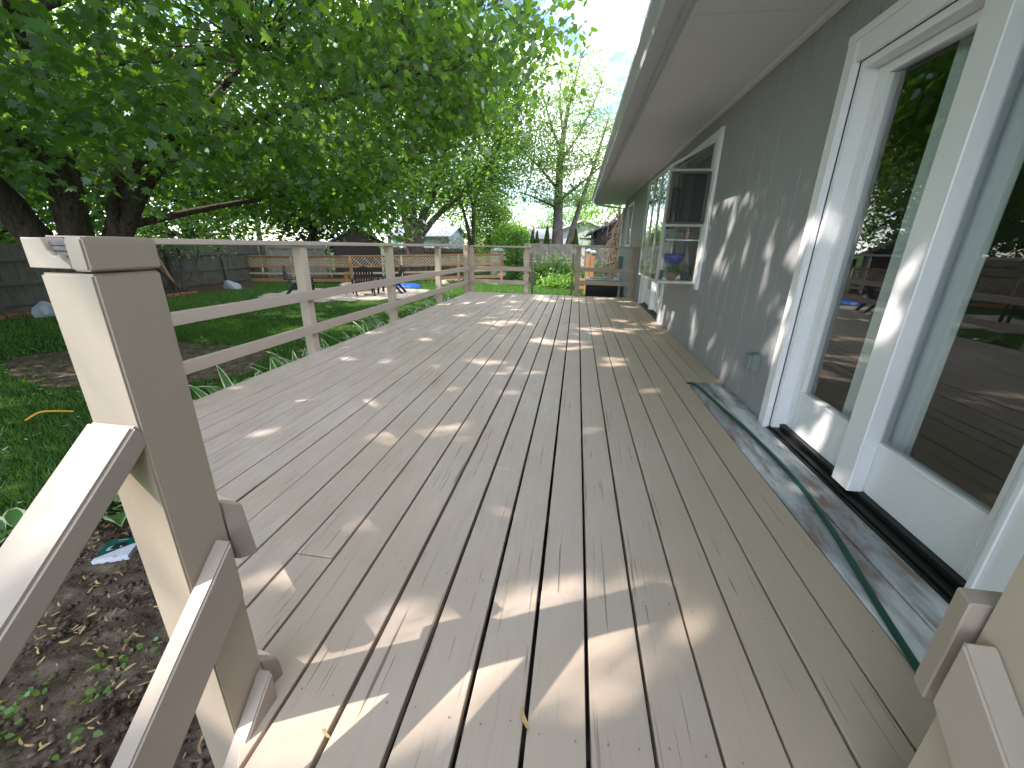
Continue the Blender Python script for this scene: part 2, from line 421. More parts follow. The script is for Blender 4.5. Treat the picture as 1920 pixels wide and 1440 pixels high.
def soil_bed():
    # clumpy bed beside the stairs
    nx, ny = 150, 170; x0, x1, y0, y1 = -2.75, -.35, -.6, 1.95
    xs = np.linspace(x0, x1, nx); ys = np.linspace(y0, y1, ny); X, Y = np.meshgrid(xs, ys)
    g = np.random.default_rng(5); Z = np.zeros_like(X)
    for f, a in ((3, .012), (9, .010), (22, .007), (48, .004)):
        for _ in range(5):
            th = g.uniform(0, 6.28); p = g.uniform(0, 6.28); Z += a * np.sin(f * (X * np.cos(th) + Y * np.sin(th)) + p + 1.3 * np.sin(f * .5 * Y + p)) * .5
    Z += g.uniform(-.004, .007, Z.shape)
    e = np.minimum.reduce([(X - x0) / .35, (x1 - X) / .2, (y1 - Y) / .3, (Y - y0) / .2]); e = np.clip(e + .25 * np.sin(9 * X) * np.cos(8 * Y), 0, 1)
    Z = G - .03 + (Z + .055) * e + .012 * e
    V = np.stack([X, Y, Z], -1).reshape(-1, 3); idx = np.arange(nx * ny).reshape(ny, nx)
    F = np.stack([idx[:-1, :-1], idx[:-1, 1:], idx[1:, 1:], idx[1:, :-1]], -1).reshape(-1, 4)
    o = np_mesh('soil_bed', V, F, M['soil'], kind='structure', smooth=True)
soil_bed()
def inpoly(P, poly):
    x, y = P[:, 0], P[:, 1]; c = np.zeros(len(P), bool); n = len(poly)
    for i in range(n):
        x1, y1 = poly[i]; x2, y2 = poly[(i + 1) % n]
        k = ((y1 > y) != (y2 > y)) & (x < (x2 - x1) * (y - y1) / (y2 - y1 + 1e-12) + x1); c ^= k
    return c
PATIO = [(-9.3, 11.3), (-7.4, 11.05), (-5.6, 12.0), (-4.6, 13.1), (-4.9, 15.2), (-7.0, 15.4), (-9.6, 14.0)]
MULCH = [(-14.2, 5.0), (-11.9, 6.6), (-11.7, 8.6), (-11.9, 10.8), (-12.0, 12.6), (-11.3, 13.6), (-12.2, 15.2), (-15.5, 16.5), (-15.5, 5.0)]
sheet('mulch_bed', MULCH, G + .010, M['mulch'])
# patio: separate stones on a sand sheet
sheet('patio_base', PATIO, G + .008, M['soil'])
pt = thing('stone_patio', 'pale stone paved patio circle under the dark garden chairs', 'patio', (-7, 13.2, G))
cnt = 0
for iy in range(9):
    for ix in range(12):
        x = -9.6 + ix * .46 + (iy % 2) * .2; y = 11.1 + iy * .46
        P = np.array([[x + .22, y + .22]])
        if inpoly(P, PATIO)[0]:
            mb = MB(); j = lambda: random.uniform(-.025, .025)
            mb.prism([(x + j(), y + j()), (x + .43 + j(), y + j()), (x + .43 + j(), y + .43 + j()), (x + j(), y + .43 + j())], G + .01, G + .045 + random.uniform(0, .012))
            mb.build('paving_stone', M['stone'], pt, bevel=.01)
# grass blades
def grass():
    bl = []
    for (n, x0, x1, y0, y1, h, wd) in ((105000, -7.5, -1.5, .5, 8.2, .055, .007), (90000, -13.5, -2.0, 1.5, 16, .06, .011), (26000, -3.6, 2.2, 9.2, 19, .065, .014), (9000, -3.4, -1.9, 1.8, 9.5, .08, .009), (16000, -8, 0, 14.5, 22, .08, .018)):
        P = np.stack([rng.uniform(x0, x1, n), rng.uniform(y0, y1, n)], 1)
        # thin patches
        nz = np.sin(P[:, 0] * 1.3 + 2 * np.sin(P[:, 1] * .7)) * np.cos(P[:, 1] * 1.1 + P[:, 0] * .4)
        keep = rng.uniform(0, 1, n) < .82 + .18 * nz
        ib = inpoly(P, BARE); keep &= ~(ib & (rng.uniform(0, 1, n) > .06))
        keep &= ~inpoly(P, PATIO) & ~(inpoly(P, MULCH) & (rng.uniform(0, 1, n) > .05))
        keep &= ~((P[:, 0] > -2.75) & (P[:, 1] < 1.9) & (rng.uniform(0, 1, n) > .015))
        keep &= ~((P[:, 0] > -1.95) & (P[:, 1] < 9.2))
        keep &= ~((P[:, 0] > .5) & (P[:, 1] < 17) & (rng.uniform(0, 1, n) > .5))
        P = P[keep]; n = len(P)
        a = rng.uniform(0, 6.28, n); hh = h * rng.uniform(.5, 1.5, n); w_ = wd * rng.uniform(.6, 1.3, n)
        le = rng.normal(0, .5, (n, 2)) * hh[:, None]
        dx = np.cos(a) * w_ / 2; dy = np.sin(a) * w_ / 2
        A = np.stack([P[:, 0] - dx, P[:, 1] - dy, np.full(n, G)], 1); B = np.stack([P[:, 0] + dx, P[:, 1] + dy, np.full(n, G)], 1)
        Cc = np.stack([P[:, 0] + le[:, 0], P[:, 1] + le[:, 1], G + hh], 1)
        bl.append(np.stack([A, B, Cc], 1).reshape(-1, 3))
    V = np.concatenate(bl); F = np.arange(len(V)).reshape(-1, 3)
    o = np_mesh('grass', V, F, M['grass'], kind='stuff'); o['label'] = 'short green grass blades growing over the lawn'; o['category'] = 'grass'
grass()

# ------------------------------------------------------------ deck
PITCH = .1455; K0, K1 = -14, 12
YN, YF = .44, 9.06
def taper(k, y):
    t = max(0., (-5 - k) / 9.); return .16 * t * min(1.1, max(0, (y - 2.0) / 7.0))
def gx(k, y): return k * PITCH + taper(k, y)
def ystart(x):   # clipped near left corner
    if x > -.24: return YN
    return YN + .16 + (-.24 - x) * (1.98 - .60) / (2.03 - .24)
deck = thing('deck', 'long taupe stained timber deck running beside the grey house', 'deck', (0, 4.5, G))
def gapw(k): return .0072 + .0062 * math.exp(-((k - 1.6) / 3.0) ** 2)
joints = {-14: [4.2], -13: [6.5], -12: [3.4], -11: [5.0], -10: [2.95, 7.1], -9: [4.2], -8: [2.6, 6.4], -7: [4.7], -6: [3.4, 7.1], -5: [5.4], -4: [1.62, 5.9], -3: [1.03, 4.75], -2: [6.2], -1: [5.0], 0: [4.2], 1: [1.03, 4.7], 2: [5.7], 3: [1.02], 4: [6.3], 5: [1.02], 6: [5.7], 7: [3.4], 8: [5.2], 9: [6.1], 10: [3.37, 6.6], 11: [3.37, 7.7]}
for k in range(K0, K1):
    g0, g1 = gapw(k) / 2, gapw(k + 1) / 2
    cuts = [None] + joints.get(k, []) + [YF + random.uniform(-.004, .006)]
    for i in range(len(cuts) - 1):
        if i == 0:
            ya, yb = ystart(gx(k, 1) + g0), ystart(gx(k + 1, 1) - g1)
        else: ya = yb = cuts[i] + (.004 if k == -3 else .0)
        yc = cuts[i + 1] - .0004
        if max(ya, yb) > yc - .2 and i == 0: continue
        ns_ = max(1, int((yc - max(ya, yb)) / 1.2))
        ys0 = [ya + (yc - ya) * t / ns_ for t in range(ns_ + 1)]; ys1 = [yb + (yc - yb) * t / ns_ for t in range(ns_ + 1)]
        wv = [random.uniform(-.0012, .0012) for _ in ys0]
        dz = random.uniform(-.0018, .0018)
        left = [(gx(k, y) + g0 + q, y) for y, q in zip(ys0, wv)]
        right = [(gx(k + 1, y) - g1 + q, y) for y, q in zip(ys1, wv)]
        mb = MB(); n = len(left); vs = []
        for (a, b) in zip(left, right):
            vs += [(a[0], a[1], -.036), (a[0], a[1], dz), (b[0], b[1], dz), (b[0], b[1], -.036)]
        fs = [(0, 1, 2, 3), tuple(4 * (n - 1) + q for q in (3, 2, 1, 0))]
        for j in range(n - 1):
            b0 = 4 * j
            for q in range(4): fs.append((b0 + q, b0 + (q + 1) % 4, b0 + 4 + (q + 1) % 4, b0 + 4 + q))
        mb.add(vs, fs)
        mat = M['deck']
        if k >= 6: mat = M['deck_new']
        if k >= 10 and cuts[i + 1] < 3.5: mat = M['strip']
        if k >= 10 and i == 0: mat = M['strip']
        o = mb.build('deck_board', mat, deck, bevel=.0018, longonly=(k not in (-3, 10, 11)))
        if mat == M['strip']: o['label'] = 'bare board smeared with white overspray'
# joists and rim
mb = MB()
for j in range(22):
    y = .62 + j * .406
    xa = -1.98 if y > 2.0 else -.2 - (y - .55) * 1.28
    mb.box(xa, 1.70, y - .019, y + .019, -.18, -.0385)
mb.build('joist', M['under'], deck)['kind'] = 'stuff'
mb = MB(); mb.beam((-2.025, 1.98, -.13), (-1.865, YF - .02, -.13), .036, .184); mb.build('rim_board', M['rail'], deck, bevel=.002)
mb = MB(); mb.box(-1.87, 1.72, YF + .008, YF + .044, -.225, -.04); mb.build('rim_board', M['rail'], deck, bevel=.002)
mb = MB(); mb.beam((-.262, .600, -.13), (-2.04, 1.97, -.13), .036, .184); mb.build('rim_board', M['rail'], deck, bevel=.002)
mb = MB(); mb.box(-.20, 1.72, YN - .044, YN - .008, -.225, -.04); mb.build('rim_board', M['rail'], deck, bevel=.002)
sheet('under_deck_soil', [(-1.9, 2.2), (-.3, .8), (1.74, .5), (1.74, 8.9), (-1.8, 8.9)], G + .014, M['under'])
# fasteners: dimpled screw heads
V = []; F = []
def ringdisc(x, y, r):
    k = len(V)
    for i in range(8): t = i * math.pi / 4; V.append((x + r * math.cos(t), y + r * math.sin(t), .0021))
    F.append(tuple(range(k, k + 8)))
rr = random.Random(4)
for k in range(K0, 10):
    for j in range(14):
        y = .62 + j * .406
        if y < ystart(gx(k, 1)) + .05: continue
        for fx in (.25, .75):
            if rr.random() < .75: ringdisc(gx(k, y) + PITCH * fx + rr.uniform(-.012, .012), y + rr.uniform(-.012, .012), rr.uniform(.0020, .0032))
V = np.array(V); F = np.array(F)
o = np_mesh('screw_heads', V, F, simple('rusty_screw', (.26, .20, .165), .6), deck, kind='stuff')

# ------------------------------------------------------------ railings
def zt(y): return 1.043 - .043 * (y - 2.0) / 7.0
def zm(y): return .605 - .045 * (y - 2.0) / 7.0
def zl(y): return .284 - .012 * (y - 2.0) / 7.0
def ex(y): return -2.03 + .16 * (y - 2.0) / 7.0       # deck edge
lr = thing('side_railing', 'long tan painted side railing along the lawn side of the deck', 'railing', (-2.0, 5.5, -.03))
for y in (1.88, 3.52, 5.30, 7.18):
    x = ex(y) - .004
    mb = MB(); mb.box(x - .09, x, y, y + .09, -.26, zt(y) - .0395); mb.build('post', M['post'], lr, bevel=.004)
def rail(y0, y1, zf, h, name='rail', th=.036, off=.0):
    mb = MB(); a = Vector((ex(y0) + th / 2 + off, y0, zf(y0) - h / 2)); b = Vector((ex(y1) + th / 2 + off, y1, zf(y1) - h / 2))
    mb.beam(a, b, th, h); return mb.build(name, M['rail'], lr, bevel=.003)
rail(1.94, 8.985, zm, .084, 'middle_rail'); rail(1.94, 8.985, zl, .084, 'lower_rail')
mb = MB(); mb.beam((ex(1.84) - .048, 1.84, zt(1.84)), (ex(8.94) - .048, 8.94, zt(8.94)), .135, .036, top=True); mb.build('top_rail', M['rail'], lr, bevel=.004)

# short diagonal railing that ends in the near left post
dg = thing('corner_railing', 'broken capped tan post and short diagonal railing at the stair head', 'railing', (-.25, .55, -.03))
PX0, PX1, PY0, PY1 = -.298, -.205, .500, .602
mb = MB(); mb.box(PX0, PX1, PY0, PY1, G - .02, 1.003); mb.build('post', M['post'], dg, bevel=.0035, segs=2)
# cap: split block, bare wood showing in the notch
mb = MB()
cap = [(-.309, 1.0095), (-.2365, 1.0095), (-.2365, 1.012), (-.2470, 1.021), (-.2535, 1.030), (-.2560, 1.026), (-.2625, 1.0275), (-.2690, 1.034), (-.2735, 1.0515), (-.309, 1.0515)]
vs = [(x, PY0 - .001, z) for x, z in cap] + [(x, PY0 + .028, z) for x, z in cap]; n = len(cap)
mb.add(vs, [tuple(range(n)), tuple(reversed(range(n, 2 * n)))] + [(i, (i + 1) % n, n + (i + 1) % n, n + i) for i in range(n)])
mb.build('peeling_cap_paint', painted('peeled_cap_paint', (.50, .42, .34), .55, .15, None, .5), dg, bevel=.0012)
mb = MB(); mb.box(-.3075, -.2375, PY0 + .010, PY0 + .098, 1.010, 1.0495); mb.build('cap_core', M['barewood'], dg, bevel=.002)
mb = MB()
for zz in (1.0185, 1.0265, 1.034, 1.041): mb.box(-.2735, -.2375, PY0 + .0045 + .003 * rr.random(), PY0 + .012, zz, zz + .0062)
mb.build('splinters', M['barewood'], dg, bevel=.001)
mb = MB(); mb.box(-.2355, -.2045, PY0 - .002, PY1 + .004, 1.0065, 1.0535); mb.build('cap_block', M['post'], dg, bevel=.003, segs=2)
mb = MB(); mb.box(-.309, -.2375, PY0 + .03, PY0 + .11, 1.0525, 1.0545); mb.build('cap_paint_skin', M['rail'], dg)
for (zz, h, th, nm) in ((.605, .084, .036, 'middle_rail'), (.284, .084, .036, 'lower_rail')):
    mb = MB(); mb.beam((-.300, .625, zz - h / 2), (-1.99, 1.925, zz - h / 2), th, h); mb.build(nm, M['rail'], dg, bevel=.003)
mb = MB(); mb.beam((-.45, .750, 1.046), (-2.03, 1.90, 1.046), .09, .036, top=True); mb.build('top_rail', M['rail'], dg, bevel=.003)
# backing blocks behind the post (ends of the stair-side nailers)
for z0, z1 in ((.388, .545), (-.095, .088)):
    mb = MB(); mb.add([(-.29, .605, z0), (-.194, .605, z0 + .012), (-.182, .642, z0), (-.29, .645, z0), (-.29, .605, z1), (-.212, .605, z1), (-.196, .642, z1 - .03), (-.29, .645, z1)],
                      [(0, 3, 2, 1), (4, 5, 6, 7), (0, 1, 5, 4), (1, 2, 6, 5), (2, 3, 7, 6), (3, 0, 4, 7)]); mb.build('nailer_block', M['rail'], dg, bevel=.003)

SL = .87
def stair_rail(name, label, side):
    xs = PX1 if side < 0 else 1.172
    t = thing(name, label, 'railing', (xs, .0, G))
    s_ = 1 if side < 0 else -1      # direction toward the stair
    if side < 0:
        mb = MB(); a = Vector(((PX0 + PX1) / 2, .494, .768)); d = Vector((0, -1, -SL)); b = a + d * 1.25
        mb.beam(a, b, .090, .040, top=True); mb.build('hand_rail', M['rail'], t, bevel=.005, segs=2)
    else:
        mb = MB(); a = Vector((xs + .046, .494, .768)); mb.beam(a, a + Vector((0, -1, -SL)) * 1.25, .090, .040, top=True); mb.build('hand_rail', M['rail'], t, bevel=.005)
    x0, x1 = (xs + .001, xs + .038) if side < 0 else (xs - .050, xs - .001)
    for (yt, z1, z0, nm) in ((.572, .482, .345, 'upper_rail'), (.590, .089, -.045, 'lower_rail')):
        mb = MB(); L_ = 1.35
        vs = []
        for x in (x0, x1):
            vs += [(x, yt, z0), (x, yt - L_, z0 - SL * L_), (x, yt - L_, z1 - SL * L_), (x, yt, z1)]
        mb.add(vs, [(0, 1, 2, 3), (7, 6, 5, 4), (0, 4, 5, 1), (1, 5, 6, 2), (2, 6, 7, 3), (3, 7, 4, 0)])
        mb.build(nm, M['rail'], t, bevel=.004, segs=2)
    # foot post
    xm = (PX0 + PX1) / 2 if side < 0 else xs + .046
    mb = MB(); mb.box(xm - .045, xm + .045, -.80, -.71, G - .02, -.30); mb.build('foot_post', M['post'], t, bevel=.004)
    return t
stair_rail('stair_railing', 'tan stair handrail sloping down from the broken capped post', -1)
sr = stair_rail('stair_railing', 'tan stair rails sloping from the post next to the french door', 1)
np_ = thing('stair_post', 'plain tan post at the stair head beside the french door', 'post', (1.22, .55, G))
mb = MB(); mb.box(1.172, 1.264, .500, .602, G, 1.003); mb.build('shaft', M['post'], np_, bevel=.0035, segs=2)
mb = MB(); mb.box(1.166, 1.270, .495, .607, 1.006, 1.053); mb.build('cap_block', M['post'], np_, bevel=.003)
mb = MB(); mb.add([(1.148, .608, .30), (1.26, .608, .30), (1.26, .648, .30), (1.160, .648, .30), (1.148, .608, .522), (1.26, .608, .522), (1.26, .648, .522), (1.160, .648, .522)],
                  [(0, 3, 2, 1), (4, 5, 6, 7), (0, 1, 5, 4), (1, 2, 6, 5), (2, 3, 7, 6), (3, 0, 4, 7)]); mb.build('nailer_block', M['rail'], np_, bevel=.003)
# front stairs
st = thing('front_stairs', 'tan timber stairs going down in front of the deck', 'stairs', (.48, 0, G))
for i in range(4):
    y1 = YN - .05 - i * .28
    for q in (0, 1):
        mb = MB(); mb.box(-.16, 1.13, y1 - .135 - q * .14, y1 - q * .14, -.19 - i * .165 - .036, -.19 - i * .165); mb.build('tread', M['deck'], st, bevel=.003)
for x in (-.155, 1.095):
    mb = MB(); mb.add([(x, YN - .05, -.23), (x, YN - .05, -.42), (x, -.72, G), (x, -.72, G + .02), (x + .036, YN - .05, -.23), (x + .036, YN - .05, -.42), (x + .036, -.72, G), (x + .036, -.72, G + .02)],
                      [(0, 1, 2, 3), (7, 6, 5, 4), (0, 4, 5, 1), (1, 5, 6, 2), (2, 6, 7, 3), (3, 7, 4, 0)]); mb.build('stringer', M['rail'], st)

# far end railings
YR = 9.03
fl = thing('end_railing', 'tan end railing between the corner and the far steps', 'railing', (-1.2, YR, -.03))
for x0, x1 in ((-1.97, -1.873), (-1.868, -1.775), (-.635, -.535)):
    y0 = YR + .045 if x0 > -1.95 else YR - .06
    mb = MB(); mb.box(x0, x1, y0, y0 + .09, -.26, .963); mb.build('post', M['post'], fl, bevel=.004)
mb = MB(); mb.box(-1.83, -.515, YR + .004, YR + .040, .483, .568); mb.build('middle_rail', M['rail'], fl, bevel=.003)
mb = MB(); mb.box(-1.83, -.55, YR + .004, YR + .040, .20, .283); mb.build('lower_rail', M['rail'], fl, bevel=.003)
mb = MB(); mb.box(-1.83, -.50, YR + .0, YR + .135, .9645, 1.0); mb.build('top_rail', M['rail'], fl, bevel=.003)
fr = thing('end_railing', 'brown end railing between the far steps and the house wall', 'railing', (1.1, YR, -.03))
M['rail_b'] = painted('rail_paint_brown', (.36, .285, .205), .5, .1, (.12, 1, 1))
for x0, x1 in ((.47, .565), (1.605, 1.70)):
    mb = MB(); mb.box(x0, x1, YR + .045, YR + .135, -.26, 1.003); mb.build('post', M['rail_b'], fr, bevel=.004)
mb = MB(); mb.box(.455, 1.66, YR + .004, YR + .040, .515, .598); mb.build('middle_rail', M['rail_b'], fr, bevel=.003)
mb = MB(); mb.box(.44, 1.66, YR + .004, YR + .040, .245, .328); mb.build('lower_rail', M['rail_b'], fr, bevel=.003)
mb = MB(); mb.box(.455, 1.715, YR - .01, YR + .125, 1.0045, 1.041); mb.build('top_rail', M['rail_b'], fr, bevel=.003)
fs_ = thing('far_stairs', 'steps with sloping rails leading off the far end of the deck', 'stairs', (0, 9.6, G))
for i in range(3):
    mb = MB(); mb.box(-.5, .45, YR + .08 + i * .28, YR + .34 + i * .28, -.19 - i * .18 - .036, -.19 - i * .18); mb.build('tread', M['deck'], fs_, bevel=.003)
for x, mt in ((-.512, M['rail']), (.405, M['rail_b'])):
    for z in (.95, .55):
        mb = MB(); mb.beam((x, YR + .14, z - .05), (x, YR + 1.0, z - .05 - .80), .036, .085); mb.build('sloping_rail', mt, fs_, bevel=.003)

# ------------------------------------------------------------ house
W = 1.75; HY0, HY1 = -2.4, 12.9; ZT = 2.27; EX = .97; EY1 = 14.0; EY0 = -3.2
house = thing('house', 'grey vertical board house with white trim and deep white soffit', 'house', (5.0, 5.0, G))
openings = [  # y0,y1,z0,z1
    (1.03, 2.62, -.02, 1.995), (4.62, 5.95, .69, 2.03), (6.15, 8.25, -.02, 2.0), (10.75, 11.75, 1.0, 2.05)]
def cells(y0, y1, z0, z1):
    """rectangles of [y0,y1]x[z0,z1] outside the openings"""
    ys = sorted({y0, y1, *[max(y0, min(y1, o[0])) for o in openings], *[max(y0, min(y1, o[1])) for o in openings]})
    res = []
    for a, b in zip(ys[:-1], ys[1:]):
        if b - a < .004: continue
        segs = [(z0, z1)]
        for o in openings:
            if o[0] < b - .001 and o[1] > a + .001:
                ns2 = []
                for s, e in segs:
                    if o[2] > s + .01: ns2.append((s, min(e, o[2])))
                    if o[3] < e - .01: ns2.append((max(s, o[3]), e))
                segs = ns2
        res += [(a, b, s, e) for s, e in segs if e - s > .01]
    return res
mb = MB()
for a, b, s, e in cells(HY0, HY1, G, ZT + .1): mb.box(W + .002, W + .13, a, b, s, e)
wall = mb.build('wall', M['siding'], house)
y = HY0
while y < HY1 - .01:
    y2 = min(y + .203, HY1)
    for a, b, s, e in cells(y + .0028, y2 - .0028, -.05 if y < 9.1 else G + .05, ZT - .02):
        mb = MB(); mb.box(W - .006, W + .0015, a, b, s, e); mb.build('siding_board', M['siding'], wall, bevel=.0016)
    y = y2
mb = MB(); mb.box(W + .13, 9, HY1 - .13, HY1, G, ZT + .1); mb.box(W + .13, 9, HY0, HY0 + .13, G, ZT + .1); mb.box(8.9, 9, HY0 + .13, HY1 - .13, G, ZT + .1); mb.build('end_wall', M['siding'], house)
mb = MB(); mb.box(W - .012, W + .012, HY1 - .08, HY1 + .012, G, ZT - .03); mb.build('corner_trim', M['trim'], house, bevel=.002)
# soffit panels with seams
ys = [EY0, -.6, 2.9, 6.1, 9.4, EY1 - .02]
for a, b in zip(ys[:-1], ys[1:]):
    mb = MB(); mb.box(EX + .03, W - .002, a + .002, b - .002, ZT, ZT + .012); mb.build('soffit_panel', M['soffit'], house, bevel=.001)
mb = MB(); mb.box(W - .002, 9, HY1 + .012, EY1 - .02, ZT, ZT + .012); mb.build('soffit_panel', M['soffit'], house)
mb = MB(); mb.box(EX + .028, EX + .062, EY0, EY1 - .03, ZT - .012, ZT - .001); mb.build('soffit_edge_strip', M['soffit'], house, bevel=.002)
mb = MB(); mb.box(W - .048, W - .0065, HY0, HY1, ZT - .034, ZT - .001); mb.build('soffit_moulding', M['soffit'], house, bevel=.004)
mb = MB(); mb.box(EX, EX + .028, EY0, EY1, ZT - .02, ZT + .19); mb.build('fascia', M['fascia'], house, bevel=.002)
mb = MB(); mb.box(EX + .028, 9, EY1 - .028, EY1, ZT - .02, ZT + .19); mb.build('fascia', M['fascia'], house, bevel=.002)
# K-style gutter
prof = [(EX - .001, ZT + .050), (EX - .110, ZT + .050), (EX - .122, ZT + .085), (EX - .165, ZT + .125), (EX - .165, ZT + .175), (EX - .150, ZT + .175), (EX - .150, ZT + .135), (EX - .110, ZT + .09), (EX - .100, ZT + .061), (EX - .001, ZT + .061)]
def extrude_y(prof, y0, y1, name, mat, parent):
    mb = MB(); n = len(prof); vs = [(x, y0, z) for x, z in prof] + [(x, y1, z) for x, z in prof]
    mb.add(vs, [tuple(range(n)), tuple(reversed(range(n, 2 * n)))] + [(i, (i + 1) % n, n + (i + 1) % n, n + i) for i in range(n)]); return mb.build(name, mat, parent)
gut = extrude_y(prof, EY0, EY1 + .05, 'gutter', M['gutter'], house)
mb = MB(); mb.tube([(EX - .05, EY1 - .1, ZT + .05), (EX + .0, EY1 - .05, ZT - .03), (EX + .35, EY1 - .35, ZT - .10), (W - .04, HY1 - .05, ZT - .22), (W - .04, HY1 - .05, G + .1)], .035, 8)
mb.build('downspout', M['whitepaint'], house, smooth=True)
# roof
def roofplane(x0, z0, x1, z1, y0, y1, name, mat, parent, th=.03):
    mb = MB(); mb.add([(x0, y0, z0), (x1, y0, z1), (x1, y1, z1), (x0, y1, z0), (x0, y0, z0 + th), (x1, y0, z1 + th), (x1, y1, z1 + th), (x0, y1, z0 + th)],
                      [(0, 3, 2, 1), (4, 5, 6, 7), (0, 1, 5, 4), (1, 2, 6, 5), (2, 3, 7, 6), (3, 0, 4, 7)]); return mb.build(name, mat, parent)
roofplane(EX - .02, ZT + .195, 5.4, ZT + 1.7, EY0, EY1 + .02, 'roof', M['shingle'], house)
roofplane(5.4, ZT + 1.7, 9.8, ZT + .195, EY0, EY1 + .02, 'roof', M['shingle'], house)
# interior
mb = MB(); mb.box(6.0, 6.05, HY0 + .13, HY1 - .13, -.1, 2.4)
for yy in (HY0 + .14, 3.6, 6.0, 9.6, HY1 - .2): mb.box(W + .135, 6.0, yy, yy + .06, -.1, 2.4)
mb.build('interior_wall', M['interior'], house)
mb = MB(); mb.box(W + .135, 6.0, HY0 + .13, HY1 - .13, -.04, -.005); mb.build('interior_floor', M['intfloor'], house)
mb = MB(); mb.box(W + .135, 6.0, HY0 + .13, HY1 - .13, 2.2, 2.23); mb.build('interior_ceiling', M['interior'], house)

# french door near
def french(y0, y1, ztop, glasses, casing, parent, mull, xg=1.83, foot=0.0, cheap=False):
    # jamb frame as the part; the rest sub-parts
    mb = MB()
    mb.box(W - .004, W + .12, y0 + casing, y0 + casing + .035, foot, ztop - casing); mb.box(W - .004, W + .12, y1 - casing - .035, y1 - casing, foot, ztop - casing)
    mb.box(W - .004, W + .12, y0 + casing + .035, y1 - casing - .035, ztop - casing - .035, ztop - casing)
    door = mb.build('french_door', M['trim'], parent, bevel=.002)
    for a, b in ((y0, y0 + casing), (y1 - casing, y1)):
        mb = MB(); mb.box(W - .034, W - .0065, a, b, foot - .02, ztop); mb.build('casing', M['trim'], door, bevel=.004)
        mb = MB(); c = b - .022 if a == y0 else a + .002; mb.box(W - .042, W - .0345, c, c + .02, foot - .02, ztop - .02); mb.build('casing_bead', M['trim'], door, bevel=.003)
    mb = MB(); mb.box(W - .036, W - .0065, y0 - .004, y1 + .004, ztop + .001, ztop + .04); mb.box(W - .033, W - .0065, y0 + casing + .001, y1 - casing - .001, ztop - casing, ztop); mb.build('head_casing', M['trim'], door, bevel=.004)
    yi0, yi1 = y0 + casing + .036, y1 - casing - .036; zt_ = ztop - casing - .037
    ym = mull
    for i, (ga, gb, gz0, gz1) in enumerate(glasses):
        a, b = (yi0, ym - .004) if ga < ym else (ym + .004, yi1)
        mb = MB()
        x0, x1 = xg - .018, xg + .026
        mb.box(x0, x1, a, ga, foot + .045, zt_); mb.box(x0, x1, gb, b, foot + .045, zt_)
        mb.box(x0, x1, ga, gb, foot + .045, gz0); mb.box(x0, x1, ga, gb, gz1, zt_)
        mb.build('door_leaf', M['trim'], door, bevel=.002)
        mb = MB(); t = .014
        mb.box(x0 - .007, x0 - .0005, ga - t, ga + .002, gz0 - t, gz1 + t); mb.box(x0 - .007, x0 - .0005, gb - .002, gb + t, gz0 - t, gz1 + t)
        mb.box(x0 - .007, x0 - .0005, ga + .003, gb - .003, gz0 - t, gz0 + .002); mb.box(x0 - .007, x0 - .0005, ga + .003, gb - .003, gz1 - .002, gz1 + t)
        mb.build('glazing_bead', M['trim'], door, bevel=.002)
        mb = MB(); mb.add([(xg, ga - .004, gz0 - .004), (xg, gb + .004, gz0 - .004), (xg, gb + .004, gz1 + .004), (xg, ga - .004, gz1 + .004)], [(0, 1, 2, 3)])
        mb.build('glass_pane', M['glass'], door)
    mb = MB(); mb.box(W - .004, xg - .019, ym - .062, ym + .058, foot + .04, zt_); mb.build('centre_post', M['trim'], door, bevel=.004)
    mb = MB(); mb.box(W - .004, xg + .03, y0 + casing + .001, y1 - casing - .001, foot - .015, foot + .018); mb.box(W + .035, xg + .03, y0 + casing + .001, y1 - casing - .001, foot + .0185, foot + .044)
    mb.box(W - .022, W - .0045, y0 + casing - .01, y1 - casing + .01, foot - .02, foot + .006)
    mb.build('threshold', M['black'], door, bevel=.003)
    return door
french(1.06, 2.62, 1.995, [(1.27, 1.785, .285, 1.80), (1.935, 2.40, .285, 1.82)], .095, house, 1.825)
french(6.15, 8.25, 2.0, [(6.40, 6.98, .3, 1.82), (7.42, 8.0, .3, 1.82)], .09, house, 7.2)
# window far
def plain_window(y0, y1, z0, z1):
    mb = MB(); t = .07
    mb.box(W - .03, W + .02, y0 - .02, y0 + t, z0, z1); mb.box(W - .03, W + .02, y1 - t, y1 + .02, z0, z1); mb.box(W - .03, W + .02, y0 + t, y1 - t, z1 - t, z1); mb.box(W - .03, W + .02, y0 + t, y1 - t, z0, z0 + t)
    wd = mb.build('window', M['trim'], house, bevel=.003)
    mb = MB(); mb.add([(W + .01, y0 + t, z0 + t), (W + .01, y1 - t, z0 + t), (W + .01, y1 - t, z1 - t), (W + .01, y0 + t, z1 - t)], [(0, 1, 2, 3)]); mb.build('pane', M['glass_w'], wd)
plain_window(10.75, 11.75, 1.0, 2.05)
# utility box + meter at the corner
mb = MB(); mb.box(W - .13, W - .007, 11.95, 12.2, .42, .78); mb.build('meter_box', M['outlet'], house, bevel=.01)
mb = MB(); mb.tube([(W - .06, 12.05, .42), (W - .06, 12.05, G)], .022, 8); mb.build('conduit', M['trim'], house)
# outlet
mb = MB(); mb.box(W - .062, W - .0065, 2.815, 2.915, .272, .388); ob = mb.build('outlet_box', M['outlet'], house, bevel=.006, segs=2)
mb = MB(); mb.box(W - .082, W - .0635, 2.822, 2.908, .279, .381); mb.build('outlet_lid', M['outlet'], ob, bevel=.005, segs=2)

